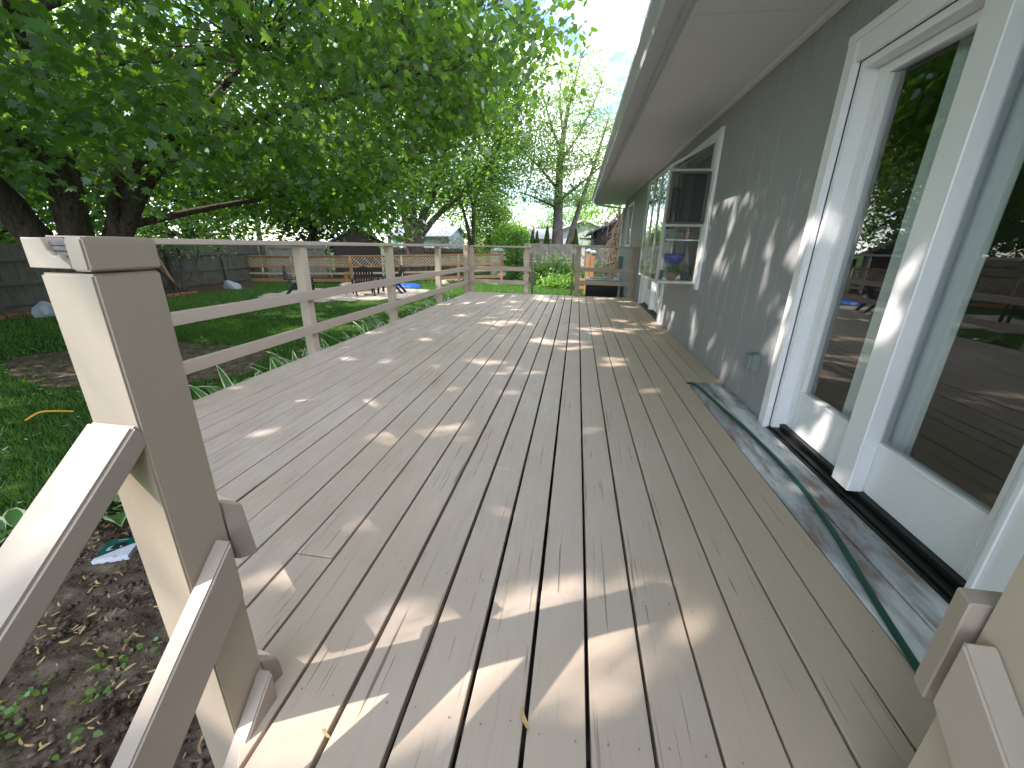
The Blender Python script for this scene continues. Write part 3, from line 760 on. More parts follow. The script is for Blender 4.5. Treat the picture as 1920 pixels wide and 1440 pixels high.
# garden window (projecting)
GX, GY0, GY1 = 1.335, 4.60, 5.86; zb, ztp, zw = .70, 1.80, 2.02
t = .024
mb = MB()
def bar(a, b, wdt=t): mb.beam(a, b, wdt, wdt, upv=(.3, .2, 1))
for yy in (GY0, GY1):
    bar((GX, yy, zb), (W - .03, yy, zb)); bar((GX, yy, zb), (GX, yy, ztp)); bar((GX, yy, ztp), (W - .03, yy, zw)); bar((GX, yy, 1.76), (W - .03, yy, 1.76)); bar((GX, yy, 1.265), (W - .03, yy, 1.265), .03)
    bar((W - .035, yy, zb), (W - .035, yy, zw))
bar((GX, GY0, zb), (GX, GY1, zb)); bar((GX, GY0, ztp), (GX, GY1, ztp))
for yy in (5.02, 5.44): bar((GX, yy, zb), (GX, yy, ztp), .018)
gw = mb.build('garden_window', M['alu'], house)
gw['label'] = 'white framed projecting greenhouse window with sloped glass top'
for a, b in ((4.50, 4.588), (5.872, 5.96)):
    mb = MB(); mb.box(W - .036, W - .0065, a, b, zb - .06, zw + .09 - (0 if a < 5 else .0)); mb.build('casing', M['trim'], gw, bevel=.004)
mb = MB(); mb.box(W - .034, W - .0065, 4.589, 5.871, zw + .02, zw + .088); mb.build('head_casing', M['trim'], gw, bevel=.004)
def pane(v, name='pane', mat='glass_w'): 
    mb = MB(); mb.add(v, [tuple(range(len(v)))]); return mb.build(name, M[mat], gw)
xw = W - .04
for yy in (GY0, GY1):
    pane([(GX, yy, zb), (xw, yy, zb), (xw, yy, 1.265), (GX, yy, 1.265)])
    pane([(GX, yy, 1.765), (xw, yy, 1.765), (xw, yy, zw - .01), (GX, yy, ztp)])
    mb = MB(); d = .008
    for (a, b) in (((GX + .015, 1.285), (xw - .01, 1.285)), ((GX + .015, 1.74), (xw - .01, 1.74)), ((GX + .02, 1.285), (GX + .02, 1.74)), ((xw - .015, 1.285), (xw - .015, 1.74))):
        mb.beam((a[0], yy - .012, a[1]), (b[0], yy - .012, b[1]), .022, .028, upv=(0, 1, 0))
    mb.build('screen_frame', M['screen'], gw)
    pane([(GX + .03, yy - .006, 1.295), (xw - .03, yy - .006, 1.295), (xw - .03, yy - .006, 1.73), (GX + .03, yy - .006, 1.73)], 'screen_mesh', 'mesh')
    pane([(GX, yy, 1.27), (xw, yy, 1.27), (xw, yy, 1.755), (GX, yy, 1.755)])
for a, b in ((GY0, 5.02), (5.02, 5.44), (5.44, GY1)):
    pane([(GX, a, zb), (GX, b, zb), (GX, b, ztp), (GX, a, ztp)]); pane([(GX, a, ztp), (GX, b, ztp), (xw, b, zw), (xw, a, zw)])
mb = MB(); mb.box(GX + .015, W + .13, GY0 + .015, GY1 - .015, zb - .012, zb + .012); mb.build('sill_board', M['trim'], gw)
mb = MB(); mb.box(GX + .03, W - .05, GY0 + .02, GY1 - .02, 1.12, 1.128); mb.build('shelf', M['glass_w'], gw)
mb = MB(); mb.beam((GX + .03, GY0 + .02, 1.123), (W - .05, GY0 + .02, 1.123), .012, .012); mb.build('shelf_edge', M['trim'], gw)

# things in the window
zs = zb + .0125
def pot(name, label, cat, x, y, mat, r=.05, h=.09, leaf=None, z=zs):
    t = thing(name, label, cat, (x, y, z), 'plants in the garden window')
    mb = MB(); mb.lathe([(r * .7, 0), (r, h * .85), (r * 1.12, h * .86), (r * 1.12, h), (r * .95, h), (r * .9, h * .8)], (x, y, z), 14); mb.build('pot', mat, t, smooth=False)
    if leaf:
        n = 90; C = np.stack([rng.normal(x, r * .7, n), rng.normal(y, r * .7, n), z + h + rng.uniform(0, leaf, n)], 1)
        V, F = scatter(LEAF6, *leafset(C, .045, .3, int(x * 1000))); np_mesh('leaves', V, F, M['leaf_mid'], t)
    return t
g_ = thing('glass_goblet', 'large cobalt blue glass goblet standing inside the garden window', 'goblet', (1.53, 4.86, zs))
mb = MB(); mb.lathe([(.055, 0), (.05, .01), (.012, .03), (.010, .14), (.03, .155), (.085, .18), (.105, .225), (.10, .275), (.093, .275), (.095, .225), (.07, .19)], (1.53, 4.86, zs), 20); mb.build('bowl', M['cobalt'], g_, smooth=True)
pot('potted_plant', 'small plant in terracotta pot near the blue goblet', 'plant', 1.50, 4.72, M['terracotta'], .045, .08, .07)
pot('potted_plant', 'low plant in dark square pot right of the blue goblet', 'plant', 1.66, 4.80, M['potdark'], .055, .11, .05)
pot('potted_plant', 'small plant in clay pot at the window corner', 'plant', 1.40, 4.80, M['potdark'], .035, .10, None)
pot('potted_plant', 'leafy plant in clay pot behind the blue goblet', 'plant', 1.60, 5.05, M['terracotta'], .05, .09, .12)
pot('potted_plant', 'terracotta pot standing on the glass shelf of the window', 'plant', 1.62, 4.80, M['terracotta'], .04, .08, .05, 1.129)
fo = thing('fish_ornament', 'grey fish shaped ornament on the window shelf', 'ornament', (1.47, 4.75, 1.129))
mb = MB(); fsh = [(-.08, .05), (-.03, .085), (.03, .08), (.065, .055), (.10, .10), (.10, .01), (.065, .045), (.03, .015), (-.03, .01)]
vs = [(1.47 + a, 4.745, 1.129 + b) for a, b in fsh] + [(1.47 + a, 4.765, 1.129 + b) for a, b in fsh]; n = len(fsh)
mb.add(vs, [tuple(range(n)), tuple(reversed(range(n, 2 * n)))] + [(i, (i + 1) % n, n + (i + 1) % n, n + i) for i in range(n)]); mb.build('body', M['outlet'], fo, bevel=.003)
# curtains
def curtain(y0, y1, z0, z1, label, x=1.905):
    n = int((y1 - y0) / .012); V = []; F = []
    g = random.Random(int(y0 * 100)); ph = g.uniform(0, 6)
    for i in range(n + 1):
        y = y0 + (y1 - y0) * i / n; dx = .018 * math.sin(i * .55 + ph) + .008 * math.sin(i * 1.3)
        V += [(x + dx, y, z0), (x + dx * .6, y, z1)]
    for i in range(n): F.append((2 * i, 2 * i + 2, 2 * i + 3, 2 * i + 1))
    mb = MB(); mb.add(V, F); t = thing('curtain', label, 'curtain', (x, (y0 + y1) / 2, z0)); mb.build('cloth', M['curtain'], t, smooth=True)
curtain(1.99, 2.17, .03, 2.0, 'sheer white curtain behind the farther door leaf of the french door')
curtain(1.76, 2.0, .03, 2.0, 'sheer white curtain behind the nearer door leaf of the french door', 1.93)

# garden hose
hp = [(1.43, 3.36, -.03), (1.445, 3.33, -.004), (1.468, 3.30, .012), (1.51, 3.23, .013), (1.538, 2.80, .013), (1.577, 2.434, .013), (1.591, 2.108, .013), (1.593, 1.834, .013), (1.568, 1.588, .013), (1.531, 1.364, .013), (1.489, 1.154, .013), (1.46, .977, .013), (1.444, .847, .013), (1.44, .62, .013), (1.40, .45, .013)]
def smooth_path(p, it=2):
    p = [Vector(a) for a in p]
    for _ in range(it):
        q = [p[0]]
        for a, b in zip(p[:-1], p[1:]): q += [a * .75 + b * .25, a * .25 + b * .75]
        q.append(p[-1]); p = q
    return p
mb = MB(); mb.tube(smooth_path(hp), .0105, 10)
tag(mb.build('garden_hose', M['hose'], smooth=True), 'dark green garden hose lying along the bare boards by the door', 'hose')

# ------------------------------------------------------------ maple
def tree(name, label, cat, base, group=None): return thing(name, label, cat, base, group)
mp_ = tree('maple_tree', 'huge dark leaved maple spreading over the lawn and deck', 'tree', (-6.85, 5.3, G))
BASE = Vector((-6.85, 5.3, G))
def limb(pts, rads, n=10, name=None, jit=.0):
    p = smooth_path(pts, 2); k = len(p); r = np.interp(np.linspace(0, 1, k), np.linspace(0, 1, len(rads)), rads)
    return p, list(r)
skel = []   # (point, radius)
def addlimb(mb, pts, rads, n=10):
    p, r = limb(pts, rads); mb.tube(p, r, n)
    for a, b in zip(p, r): skel.append((a, b))
mb = MB()
addlimb(mb, [(-6.75, 5.42, G - .05), (-6.77, 5.4, -.5), (-6.8, 5.35, 0), (-6.75, 5.33, .5), (-6.7, 5.35, .9)], [.56, .42, .36, .36, .32], 16)
mb.build('trunk', M['bark'], mp_, smooth=True)
LIMBS = [
    ([(-6.85, 5.25, .2), (-7.1, 4.95, 1.0), (-6.95, 4.6, 1.7), (-7.6, 3.6, 2.9), (-8.4, 2.4, 4.2)], [.34, .29, .26, .19, .1]),
    ([(-6.8, 5.3, .5), (-6.83, 5.28, 1.1), (-6.55, 5.15, 1.8), (-6.25, 5.05, 2.6), (-5.95, 4.9, 3.5), (-5.6, 4.5, 5.2), (-5.4, 4.2, 7)], [.32, .30, .27, .22, .19, .13, .07]),
    ([(-6.7, 5.4, .4), (-6.38, 5.5, 1.1), (-6.1, 5.35, 1.65), (-5.1, 5.0, 1.95), (-4.5, 4.85, 2.1), (-3.7, 4.7, 2.45), (-2.8, 4.4, 2.8)], [.2, .15, .11, .075, .06, .04, .015]),
    ([(-6.75, 5.5, .4), (-6.3, 5.6, 1.2), (-5.45, 5.4, 1.85), (-4.75, 5.37, 2.2), (-4.1, 5.25, 2.3), (-3.2, 5.4, 2.6), (-2.0, 6.0, 3.0)], [.22, .19, .10, .075, .055, .035, .012]),
    ([(-6.8, 5.6, .7), (-6.75, 6.1, 1.8), (-6.7, 6.25, 3.5), (-6.6, 6.3, 4.3), (-6.3, 6.6, 6.5), (-6.2, 6.9, 8.4)], [.24, .16, .12, .11, .08, .04]),
    ([(-6.9, 5.6, .5), (-7.4, 6.6, 1.8), (-8.0, 8.2, 3.2), (-8.4, 9.6, 4.6)], [.25, .17, .1, .04]),
    ([(-6.25, 5.05, 2.6), (-5.0, 4.0, 3.4), (-3.6, 3.0, 3.9), (-2.4, 2.2, 4.3)], [.13, .09, .05, .015]),
    ([(-5.95, 4.9, 3.5), (-4.6, 5.6, 4.3), (-3.0, 6.6, 4.8), (-1.6, 7.3, 4.9)], [.12, .08, .04, .012]),
    ([(-6.55, 5.15, 1.8), (-5.8, 3.9, 2.4), (-4.9, 2.5, 2.7), (-4.0, 1.6, 2.7)], [.1, .07, .04, .015]),
    ([(-6.7, 6.25, 3.5), (-5.2, 8.0, 4.2), (-3.6, 9.8, 4.2), (-2.4, 11, 3.6)], [.1, .07, .045, .015]),
    ([(-7.0, 4.6, 1.8), (-6.2, 3.0, 3.4), (-5.2, 1.4, 4.8), (-4.6, .4, 6.0)], [.15, .1, .06, .02]),
    ([(-5.6, 4.5, 5.2), (-4.2, 3.2, 6.2), (-2.8, 2.4, 6.8)], [.1, .06, .02]),
    ([(-5.6, 3.2, 3.6), (-5.2, 1.4, 4.4), (-4.8, -.4, 5.0), (-4.0, -1.6, 5.4)], [.1, .07, .05, .02]),
    ([(-6.35, 5.5, 1.15), (-5.3, 6.6, 1.6), (-4.5, 7.8, 1.9), (-3.8, 9.0, 2.1)], [.08, .05, .035, .012]),
]
LIMBS = [(p, [q * (.66 if q > .1 else .85) for q in r_]) for p, r_ in LIMBS]
for pts, rads in LIMBS:
    mb = MB(); addlimb(mb, pts, rads, 9); mb.build('limb', M['bark'], mp_, smooth=True)
SP = np.array([tuple(p) for p, r in skel]); 
def crown_floor(p):
    """height of the crown's drooping underside at a place"""
    rr_ = math.hypot(p[0] + 6.2, p[1] - 5.4) / 7.2
    z = 2.15 - .95 * min(1, max(0, rr_ - .2) / .5)
    if p[1] < 3: z += .35
    s_ = min(1, max(0, (p[0] + 3.9) / 1.4))
    return max(z, 1.2 + 1.35 * s_ + .5 * max(0, p[0] + 2.5) + .13 * max(0, p[1] - 7) * s_)
def maple_crown():
    g = np.random.default_rng(21)
    C = []; c0 = np.array([-6.2, 5.4, 4.4]); rad = np.array([7.3, 7.0, 5.4]); tries = 0
    while len(C) < 2000 and tries < 90000:
        tries += 1
        u = g.normal(0, 1, 3); u /= np.linalg.norm(u); r = g.uniform(.35, 1) ** .5
        p = c0 + rad * u * r
        zmin = crown_floor(p)
        if p[2] < zmin: p[2] = zmin + abs(g.normal(0, .35))
        if np.linalg.norm(p - np.array(CAMP)) < 2.9: continue
        if p[0] > -1.1 and p[1] < 3.4 and p[2] < 3.2: continue
        if p[0] > -.8 + .14 * max(0, p[1] - 4): continue
        nz = math.sin(1.15 * p[0] + 1.7 * math.sin(.9 * p[1])) * math.sin(1.05 * p[2] + .8 * p[1])
        if g.uniform() < .3 * (nz < -.3): continue
        C.append(p)
    for _ in range(640):      # unseen lobe added to shade the near deck
        u = g.normal(0, 1, 3); u /= np.linalg.norm(u); p = np.array([-4.6, -.7, 5.0]) + np.array([2.9, 2.6, 1.8]) * u * g.uniform(.2, 1) ** .4
        C.append(p)
    for _ in range(460):  # second unseen lobe, added to keep sun off the stair handrail
        u = g.normal(0, 1, 3); u /= np.linalg.norm(u); C.append(np.array([-5.0, -2.8, 5.2]) + np.array([2.4, 1.9, 1.6]) * u * g.uniform(.2, 1) ** .4)
    return np.array(C)
CC = maple_crown()
def raydist(P, o):
    s = np.array(SUN); v = P - np.array(o); t = v @ s; d = np.linalg.norm(v - np.outer(t, s), axis=1); return np.where(t > 0, d, 9)
# twigs
def twigs(C, SPn, mat, parent, r0=.011, name='twigs', every=1):
    mb = MB()
    for c in C[::every]:
        d = np.linalg.norm(SPn - c, axis=1); j = int(np.argmin(d + .25 * np.maximum(0, SPn[:, 2] - c[2])))
        a = Vector(SPn[j]); b = Vector(c); L_ = (b - a).length
        if L_ > 2.1 or L_ < .12: continue
        m1 = a.lerp(b, .35) + Vector((random.gauss(0, .06) * L_, random.gauss(0, .06) * L_, .10 * L_)); m2 = a.lerp(b, .72) + Vector((random.gauss(0, .05) * L_, random.gauss(0, .05) * L_, .09 * L_))
        mb.tube([a, m1, m2, b], [r0 * (.7 + L_ * .6), r0 * (.55 + L_ * .35), r0 * .5, r0 * .25], 4, cap=False)
    o = mb.build(name, mat, parent, smooth=True); o['kind'] = 'stuff'; return o
twigs(CC, SP, M['bark'], mp_, r0=.007)
def cluster_leaves(C, per, spread, seed, flat=.55):
    g = np.random.default_rng(seed); n = len(C) * per
    b = np.repeat(C, per, 0) + g.normal(0, 1, (n, 3)) * np.array([spread, spread, spread * flat])
    return b
LP = cluster_leaves(CC, 58, .38, 3)
def gaps():
    """small openings through the crown that let sun flecks down"""
    g = random.Random(12); o = []
    def area(n, x0, x1, y0, y1, r0, r1, z=0.):
        for _ in range(n):
            x, y, r_ = g.uniform(x0, x1), g.uniform(y0, y1), g.uniform(r0, r1)
            o.append(((x, y, z), r_))
            for _ in range(g.randint(0, 2)): o.append(((x + g.gauss(0, .13), y + g.gauss(0, .10), z), r_ * g.uniform(.55, .9)))
    area(16, -1.9, 1.4, 1.7, 3.4, .075, .12); area(26, -1.9, 1.6, 3.4, 6.5, .08, .13); area(22, -1.8, 1.6, 6.5, 9.0, .09, .14)
    for _ in range(16): o.append(((.82, g.uniform(2.5, 9), 2.38), g.uniform(.05, .09)))
    for _ in range(50):       # house wall
        y, z = g.triangular(1.3, 6.6, 3.3), g.uniform(.02, 1.3); x = 1.75
        r_ = g.uniform(.06, .09); o.append(((x, y, z), r_))
        for _ in range(g.randint(0, 3)): o.append(((x, y + g.gauss(0, .07), z + g.gauss(0, .13)), r_ * g.uniform(.6, .9)))
    area(34, -9, -3, 7.0, 12.5, .22, .45, G); area(12, -9, -3.5, 2, 7.5, .10, .2, G); area(12, -3.2, -2.2, 5, 9.5, .12, .25, G)
    return o
GAPS = gaps()
def trim(LP):
    camd = np.linalg.norm(LP - np.array(CAMP), axis=1)
    keep = (LP[:, 2] > .85) & (camd > 2.4) & (LP[:, 0] < .55)
    for o_, r_ in [((-.25, .5, .95), .22), ((-.25, .5, .75), .24), ((-.25, .5, .5), .22), ((-.25, .5, .25), .20), ((-.26, .42, .70), .10),
                   ((.05, .85, 0), .12), ((-.35, .95, 0), .12), ((.45, 1.02, 0), .13), ((.78, .78, 0), .075), ((-.2, 1.25, 0), .10), ((.62, 1.3, 0), .09), ((.95, 1.0, 0), .08), ((1.1, .9, 0), .06), ((.25, 1.4, 0), .07)] + GAPS:
        keep &= raydist(LP, o_) > r_
    return LP[keep], camd[keep]
LP, camd = trim(LP)
near = camd < 7.0
V, F = scatter(MAPLE, *leafset(LP[near], .105, .6, 5)); np_mesh('crown', V, F, M['maple'], mp_)
V, F = scatter(LEAF6, *leafset(LP[~near], .135, .5, 6)); np_mesh('crown', V, F, M['maple'], mp_)
# the upper storey of the crown
g = np.random.default_rng(77); n = 26000
u = g.normal(0, 1, (n, 3)); u[:, 2] = np.abs(u[:, 2]); u /= np.linalg.norm(u, axis=1, keepdims=True)
UP = np.array([-6.3, 5.0, 5.0]) + np.array([7.2, 7.2, 4.6]) * u * g.uniform(.4, 1, (n, 1)) ** .5
UP = UP[(UP[:, 0] < -.2) & (UP[:, 2] > 4.6)]
UP = UP[np.sin(2.1 * UP[:, 0] + UP[:, 1]) * np.sin(1.9 * UP[:, 1] - .8 * UP[:, 2]) > -.55]
UP, _ = trim(UP)
V, F = scatter(LEAF6, *leafset(UP, .17, .4, 8)); np_mesh('crown', V, F, M['maple'], mp_)

# ------------------------------------------------------------ other trees
def gen_tree(name, label, base, trunk, r_tr, crown_c, crown_r, nclu, per, leaf, mat, bark='bark', spread=.5, group=None, seed=1, tw=.012, shell=.45, zmin=None, tmpl=LEAF4, cat='tree', flat=.8, cut=None):
    t = thing(name, label, cat, base, group); g = np.random.default_rng(seed)
    mb = MB(); sk = []
    for pts, r in zip(trunk, r_tr):
        p, rd = limb(pts, r); mb.tube(p, rd, 8); sk += [tuple(a) for a in p]
    if trunk: mb.build('trunk', M[bark], t, smooth=True)
    u = g.normal(0, 1, (nclu, 3)); u /= np.linalg.norm(u, axis=1, keepdims=True)
    rr = g.uniform(shell, 1, (nclu, 1)) ** .6
    bump = 1 + .18 * np.sin(3 * u[:, :1] * 2 + seed) * np.cos(4 * u[:, 1:2] + seed * 2) + .1 * np.sin(7 * u[:, 2:3] + seed)
    C = np.array(crown_c) + np.array(crown_r) * u * rr * bump
    if zmin is not None: C[:, 2] = np.maximum(C[:, 2], zmin + g.uniform(0, .3, nclu))
    if cut is not None: C = C[cut(C)]
    if tw and trunk: 
        mbt = MB(); S = np.array(sk)
        for c in C:
            d = np.linalg.norm(S - c, axis=1) + .5 * np.maximum(0, S[:, 2] - c[2]); a = Vector(S[int(np.argmin(d))]); b = Vector(c); L_ = (b - a).length
            if L_ < .2: continue
            mbt.tube([a, a.lerp(b, .5) + Vector((0, 0, .08 * L_)), b], [tw * (1 + L_ * .5), tw * (.6 + L_ * .25), tw * .4], 4, cap=False)
        if mbt.v: mbt.build('branches', M[bark], t)['kind'] = 'stuff'
    P = cluster_leaves(C, per, spread, seed + 9, flat)
    V, F = scatter(tmpl, *leafset(P, leaf, .4, seed + 3)); np_mesh('crown', V, F, M[mat], t)
    return t
# multi-stem tree behind the lattice fence
b = (-7.45, 19.8, G)
gen_tree('broadleaf_tree', 'spreading tree with thick forked dark trunk behind the lattice fence', b,
         [[(-7.45, 19.8, G), (-7.42, 19.8, .9), (-7.4, 19.8, 1.4)], [(-7.5, 19.8, 1.1), (-7.75, 19.7, 2.2), (-7.9, 19.7, 4), (-8.2, 19.6, 6.5)], [(-7.4, 19.8, 1.1), (-7.35, 19.8, 2.2), (-7.3, 19.9, 4), (-7.1, 19.9, 6.8)],
          [(-7.3, 19.8, 1.2), (-6.8, 19.9, 2.3), (-6.2, 20.0, 3.6), (-5.4, 20.1, 5.6)], [(-7.2, 19.8, 1.1), (-6.3, 20, 2.2), (-5.3, 20.3, 3.0), (-4.0, 20.6, 4.2)]],
         [[.62, .52, .5], [.27, .2, .15, .06], [.26, .19, .14, .05], [.28, .22, .16, .06], [.2, .15, .1, .04]],
         (-6.6, 20, 6.3), (5.0, 3.6, 4.3), 560, 60, .17, 'leaf_mid', spread=.6, seed=11, zmin=2.9)
gen_tree('slender_tree', 'slender two stemmed young tree beside the round bright tree', (-5.6, 24.3, G),
         [[(-5.7, 24.3, G), (-5.72, 24.3, 1.2), (-6.1, 24.2, 2.9), (-6.9, 24.1, 5)], [(-5.6, 24.3, G), (-5.55, 24.3, 1.5), (-5.5, 24.3, 3.2), (-5.0, 24.4, 4.3), (-4.3, 24.5, 6)], [(-5.52, 24.3, 2.8), (-5.9, 24.3, 4.2), (-5.8, 24.2, 6.4)]],
         [[.13, .11, .08, .03], [.13, .11, .09, .06, .03], [.07, .05, .03]],
         (-5.3, 24.4, 6.0), (3.6, 2.6, 3.5), 340, 44, .15, 'leaf_pale', spread=.5, seed=12, zmin=2.6, tw=.014)
gen_tree('round_tree', 'dense round bright green tree standing left of the fence corner', (-4.95, 26, G),
         [[(-4.95, 26, G), (-4.95, 26, 1.5)]], [[.2, .12]], (-4.95, 26, 2.0), (1.35, 1.3, 1.95), 260, 40, .13, 'leaf_bright', spread=.26, seed=13, tw=0, zmin=.1)
gen_tree('feathery_tree', 'tall airy feathery tree rising behind the wooden fence', (-.62, 24, G),
         [[(-.65, 24, G), (-.65, 24, 1.1), (-.76, 24, 4.4), (-.66, 24, 6.4), (-.4, 24, 8.0), (.0, 24, 9.6)], [(-.35, 24, G), (-.05, 24, 1.2), (.55, 24, 3.4), (1.1, 24, 5.2), (1.6, 24, 7.2)],
          [(-.76, 24, 3.8), (-1.8, 24.2, 4.9), (-2.8, 24.2, 5.7)], [(-.7, 24, 5.6), (-1.4, 23.8, 7.0), (-1.9, 23.8, 8.6)], [(-.7, 24, 5.2), (.3, 24.2, 6.6), (1.1, 24.2, 8.6)], [(-.76, 24, 3.2), (.6, 23.6, 4.2), (2.0, 23.6, 5.4)],
          [(-.76, 24, 2.9), (-1.9, 24, 3.4), (-2.9, 24, 3.7)], [(-.66, 24, 6.4), (-1.0, 24, 8.2), (-.8, 24, 9.4)]],
         [[.42, .34, .2, .13, .07, .02], [.2, .17, .12, .07, .02], [.1, .06, .02], [.09, .05, .02], [.09, .05, .02], [.1, .06, .02], [.08, .05, .02], [.07, .04, .015]],
         (-.5, 24, 5.8), (3.0, 2.3, 4.2), 360, 56, .13, 'leaf_pale', bark='bark_grey', spread=.42, seed=14, zmin=3.1, tw=.016, shell=.2, flat=.35)
gen_tree('fir_tree', 'small dark green fir in front of the pale long house', (-2.6, 21.5, G), [[(-2.6, 21.5, G), (-2.6, 21.5, 1.6)]], [[.07, .02]], (-2.6, 21.5, .5), (.65, .6, 1.3), 120, 26, .12, 'leaf_mid', spread=.16, seed=15, tw=0)
# woods beyond the left fence, and trees on the skyline
LEFT = [(-17.5, 6.5, 9, 3.4), (-18.5, 11.5, 10, 3.6), (-16.8, 2.0, 9, 3.2), (-17.0, 17.0, 8.5, 3.6), (-14.5, 22.5, 9, 3.4), (-19.5, -4, 10, 4.0)]
lab = ['dark leafy tree beyond the left fence just behind the maple trunk', 'dark leafy tree beyond the fence left of the grey tarp', 'dark leafy tree beyond the left fence at the picture edge', 'leafy tree beyond the fence corner with the leaning plank', 'leafy tree behind the dark gabled shed', 'large leafy tree beyond the left fence behind the camera side']
for i, (x, y, h, r) in enumerate(LEFT):
    gen_tree('leafy_tree', lab[i], (x, y, G), [[(x, y, G), (x + .1, y, 2), (x, y + .2, h * .6)]], [[.3, .22, .08]], (x, y, h * .5), (r, r, h * .5), 420, 34, .26, 'leaf_mid' if i % 2 else 'leaf_dark', spread=.6, group='trees beyond the left fence', seed=30 + i, zmin=.2, tw=.02)
SKY = [(-17, 38, 8, 4.0, 'leaf_mid', 'leafy tree on the skyline behind the pale blue garage, left'), (-9.5, 41, 7.5, 4.0, 'leaf_bright', 'bright leafy tree on the skyline behind the slender tree'), (3.6, 36, 8.0, 3.8, 'leaf_bright', 'bright leafy tree on the skyline behind the chimney house'),
       (-1.2, 52, 5.0, 4.0, 'leaf_mid', 'low leafy tree on the skyline behind the long roof'), (-24, 30, 9, 5, 'leaf_mid', 'leafy tree on the skyline far left'), (-5.4, 39, 2.4, .8, 'leaf_bright', 'small bright bush tree beside the long pale roof')]
for i, (x, y, h, r, m_, lb) in enumerate(SKY):
    gen_tree('skyline_tree', lb, (x, y, G), [[(x, y, G), (x, y, h * .6)]], [[.25, .08]], (x, y, h * .55), (r, r * .8, h * .48), 200, 26, .3, m_, spread=.6, group='trees on the skyline', seed=50 + i, zmin=.6, tw=0)
arbs = [(-2.12, 24.6, .32, 2.45, 'leftmost of the two thin arborvitae behind the fence'), (-1.86, 24.6, .30, 2.4, 'second thin arborvitae from the left behind the fence'), (-1.27, 24.3, .36, 2.65, 'wider arborvitae touching the left of the feathery tree trunk'), (.33, 24.6, .42, 2.55, 'arborvitae standing alone right of the feathery tree'), (-.02, 25.2, .35, 2.5, 'dim arborvitae partly behind the leaning second trunk')]
for i, (x, y, r, h, lb) in enumerate(arbs):
    t_ = thing('arborvitae', lb, 'shrub', (x, y, G), 'arborvitae behind the wooden fence'); n = 2600
    g = np.random.default_rng(70 + i); hh = g.uniform(0, 1, n); a = g.uniform(0, 6.28, n); rr = r * (1 - hh ** 1.6) * g.uniform(.75, 1.05, n)
    P = np.stack([x + rr * np.cos(a), y + rr * np.sin(a), G + hh * h], 1); D = np.stack([np.cos(a) * .5, np.sin(a) * .5, np.ones(n)], 1)
    V, F = scatter(LEAF4, P, D, np.stack([np.cos(a), np.sin(a), np.zeros(n)], 1), g.uniform(.08, .15, n)); np_mesh('crown', V, F, M['leaf_arb'], t_)
    mb = MB(); mb.tube([(x, y, G), (x, y, G + h * .6)], [.05, .02], 6); mb.build('trunk', M['bark'], t_)

# ------------------------------------------------------------ fences
def board_fence(name, label, a, b, z1a, z1b, bw=.14, mat='fence', rails=(.25, .9, 1.5), toward=1, post=True, group=None, gapp=.008, drop=()):
    a = Vector((*a, 0)); b = Vector((*b, 0)); d = (b - a); L_ = d.length; d.normalize(); nrm = Vector((-d.y, d.x, 0)) * toward
    t = thing(name, label, 'fence', (*((a + b) / 2).xy, G), group)
    n = int(L_ / (bw + gapp))
    for i in range(n):
        if i in drop: continue
        p = a + d * (i * (bw + gapp)); q = p + d * bw; f = i / n; zt_ = z1a + (z1b - z1a) * f + random.uniform(-.018, .018)
        o = random.uniform(0, .008)
        mb = MB(); vs = []
        for z in (G + .03, zt_):
            for c in (p + nrm * o, q + nrm * o, q + nrm * (o + .018), p + nrm * (o + .018)): vs.append((c.x, c.y, z))
        mb.add(vs, [(0, 3, 2, 1), (4, 5, 6, 7), (0, 1, 5, 4), (1, 2, 6, 5), (2, 3, 7, 6), (3, 0, 4, 7)])
        mb.build('board', M[mat], t)
    for rz in rails:
        mb = MB(); p = a + nrm * .055; q = b + nrm * .055; mb.beam((p.x, p.y, G + rz), (q.x, q.y, G + rz), .04, .085); mb.build('rail', M[mat], t)
    k = max(1, round(L_ / 2.4))
    for i in range(k + 1):
        p = a + d * (L_ * i / k) + nrm * .09; mb = MB(); mb.box(p.x - .045, p.x + .045, p.y - .045, p.y + .045, G, (z1a + (z1b - z1a) * i / k) - .04); mb.build('post', M[mat], t)
    return t
board_fence('board_fence', 'shaded grey board fence running along the left side of the lawn', (-12.9, -1.5), (-13.55, 17.1), .62, .92, .16, 'fence_shade', (.12, .62, 1.18), -1)
board_fence('board_fence', 'grey board fence across the back behind the lattice fence', (-13.55, 17.4), (-11.6, 19.25), .90, .95, .16, 'fence', (.2, 1.4), -1)
board_fence('board_fence', 'brown board fence stretch between the shed and the thick trunk', (-9.05, 20.9), (-5.2, 22.0), .74, .72, .15, 'fence_brown', (.2, 1.3), -1)
board_fence('board_fence', 'weathered board fence with ivy beyond the deck steps', (-1.88, 19.25), (3.6, 19.6), 1.07, 1.03, .17, 'fence', (.2, .75), -1, gapp=.012, drop=(14,))

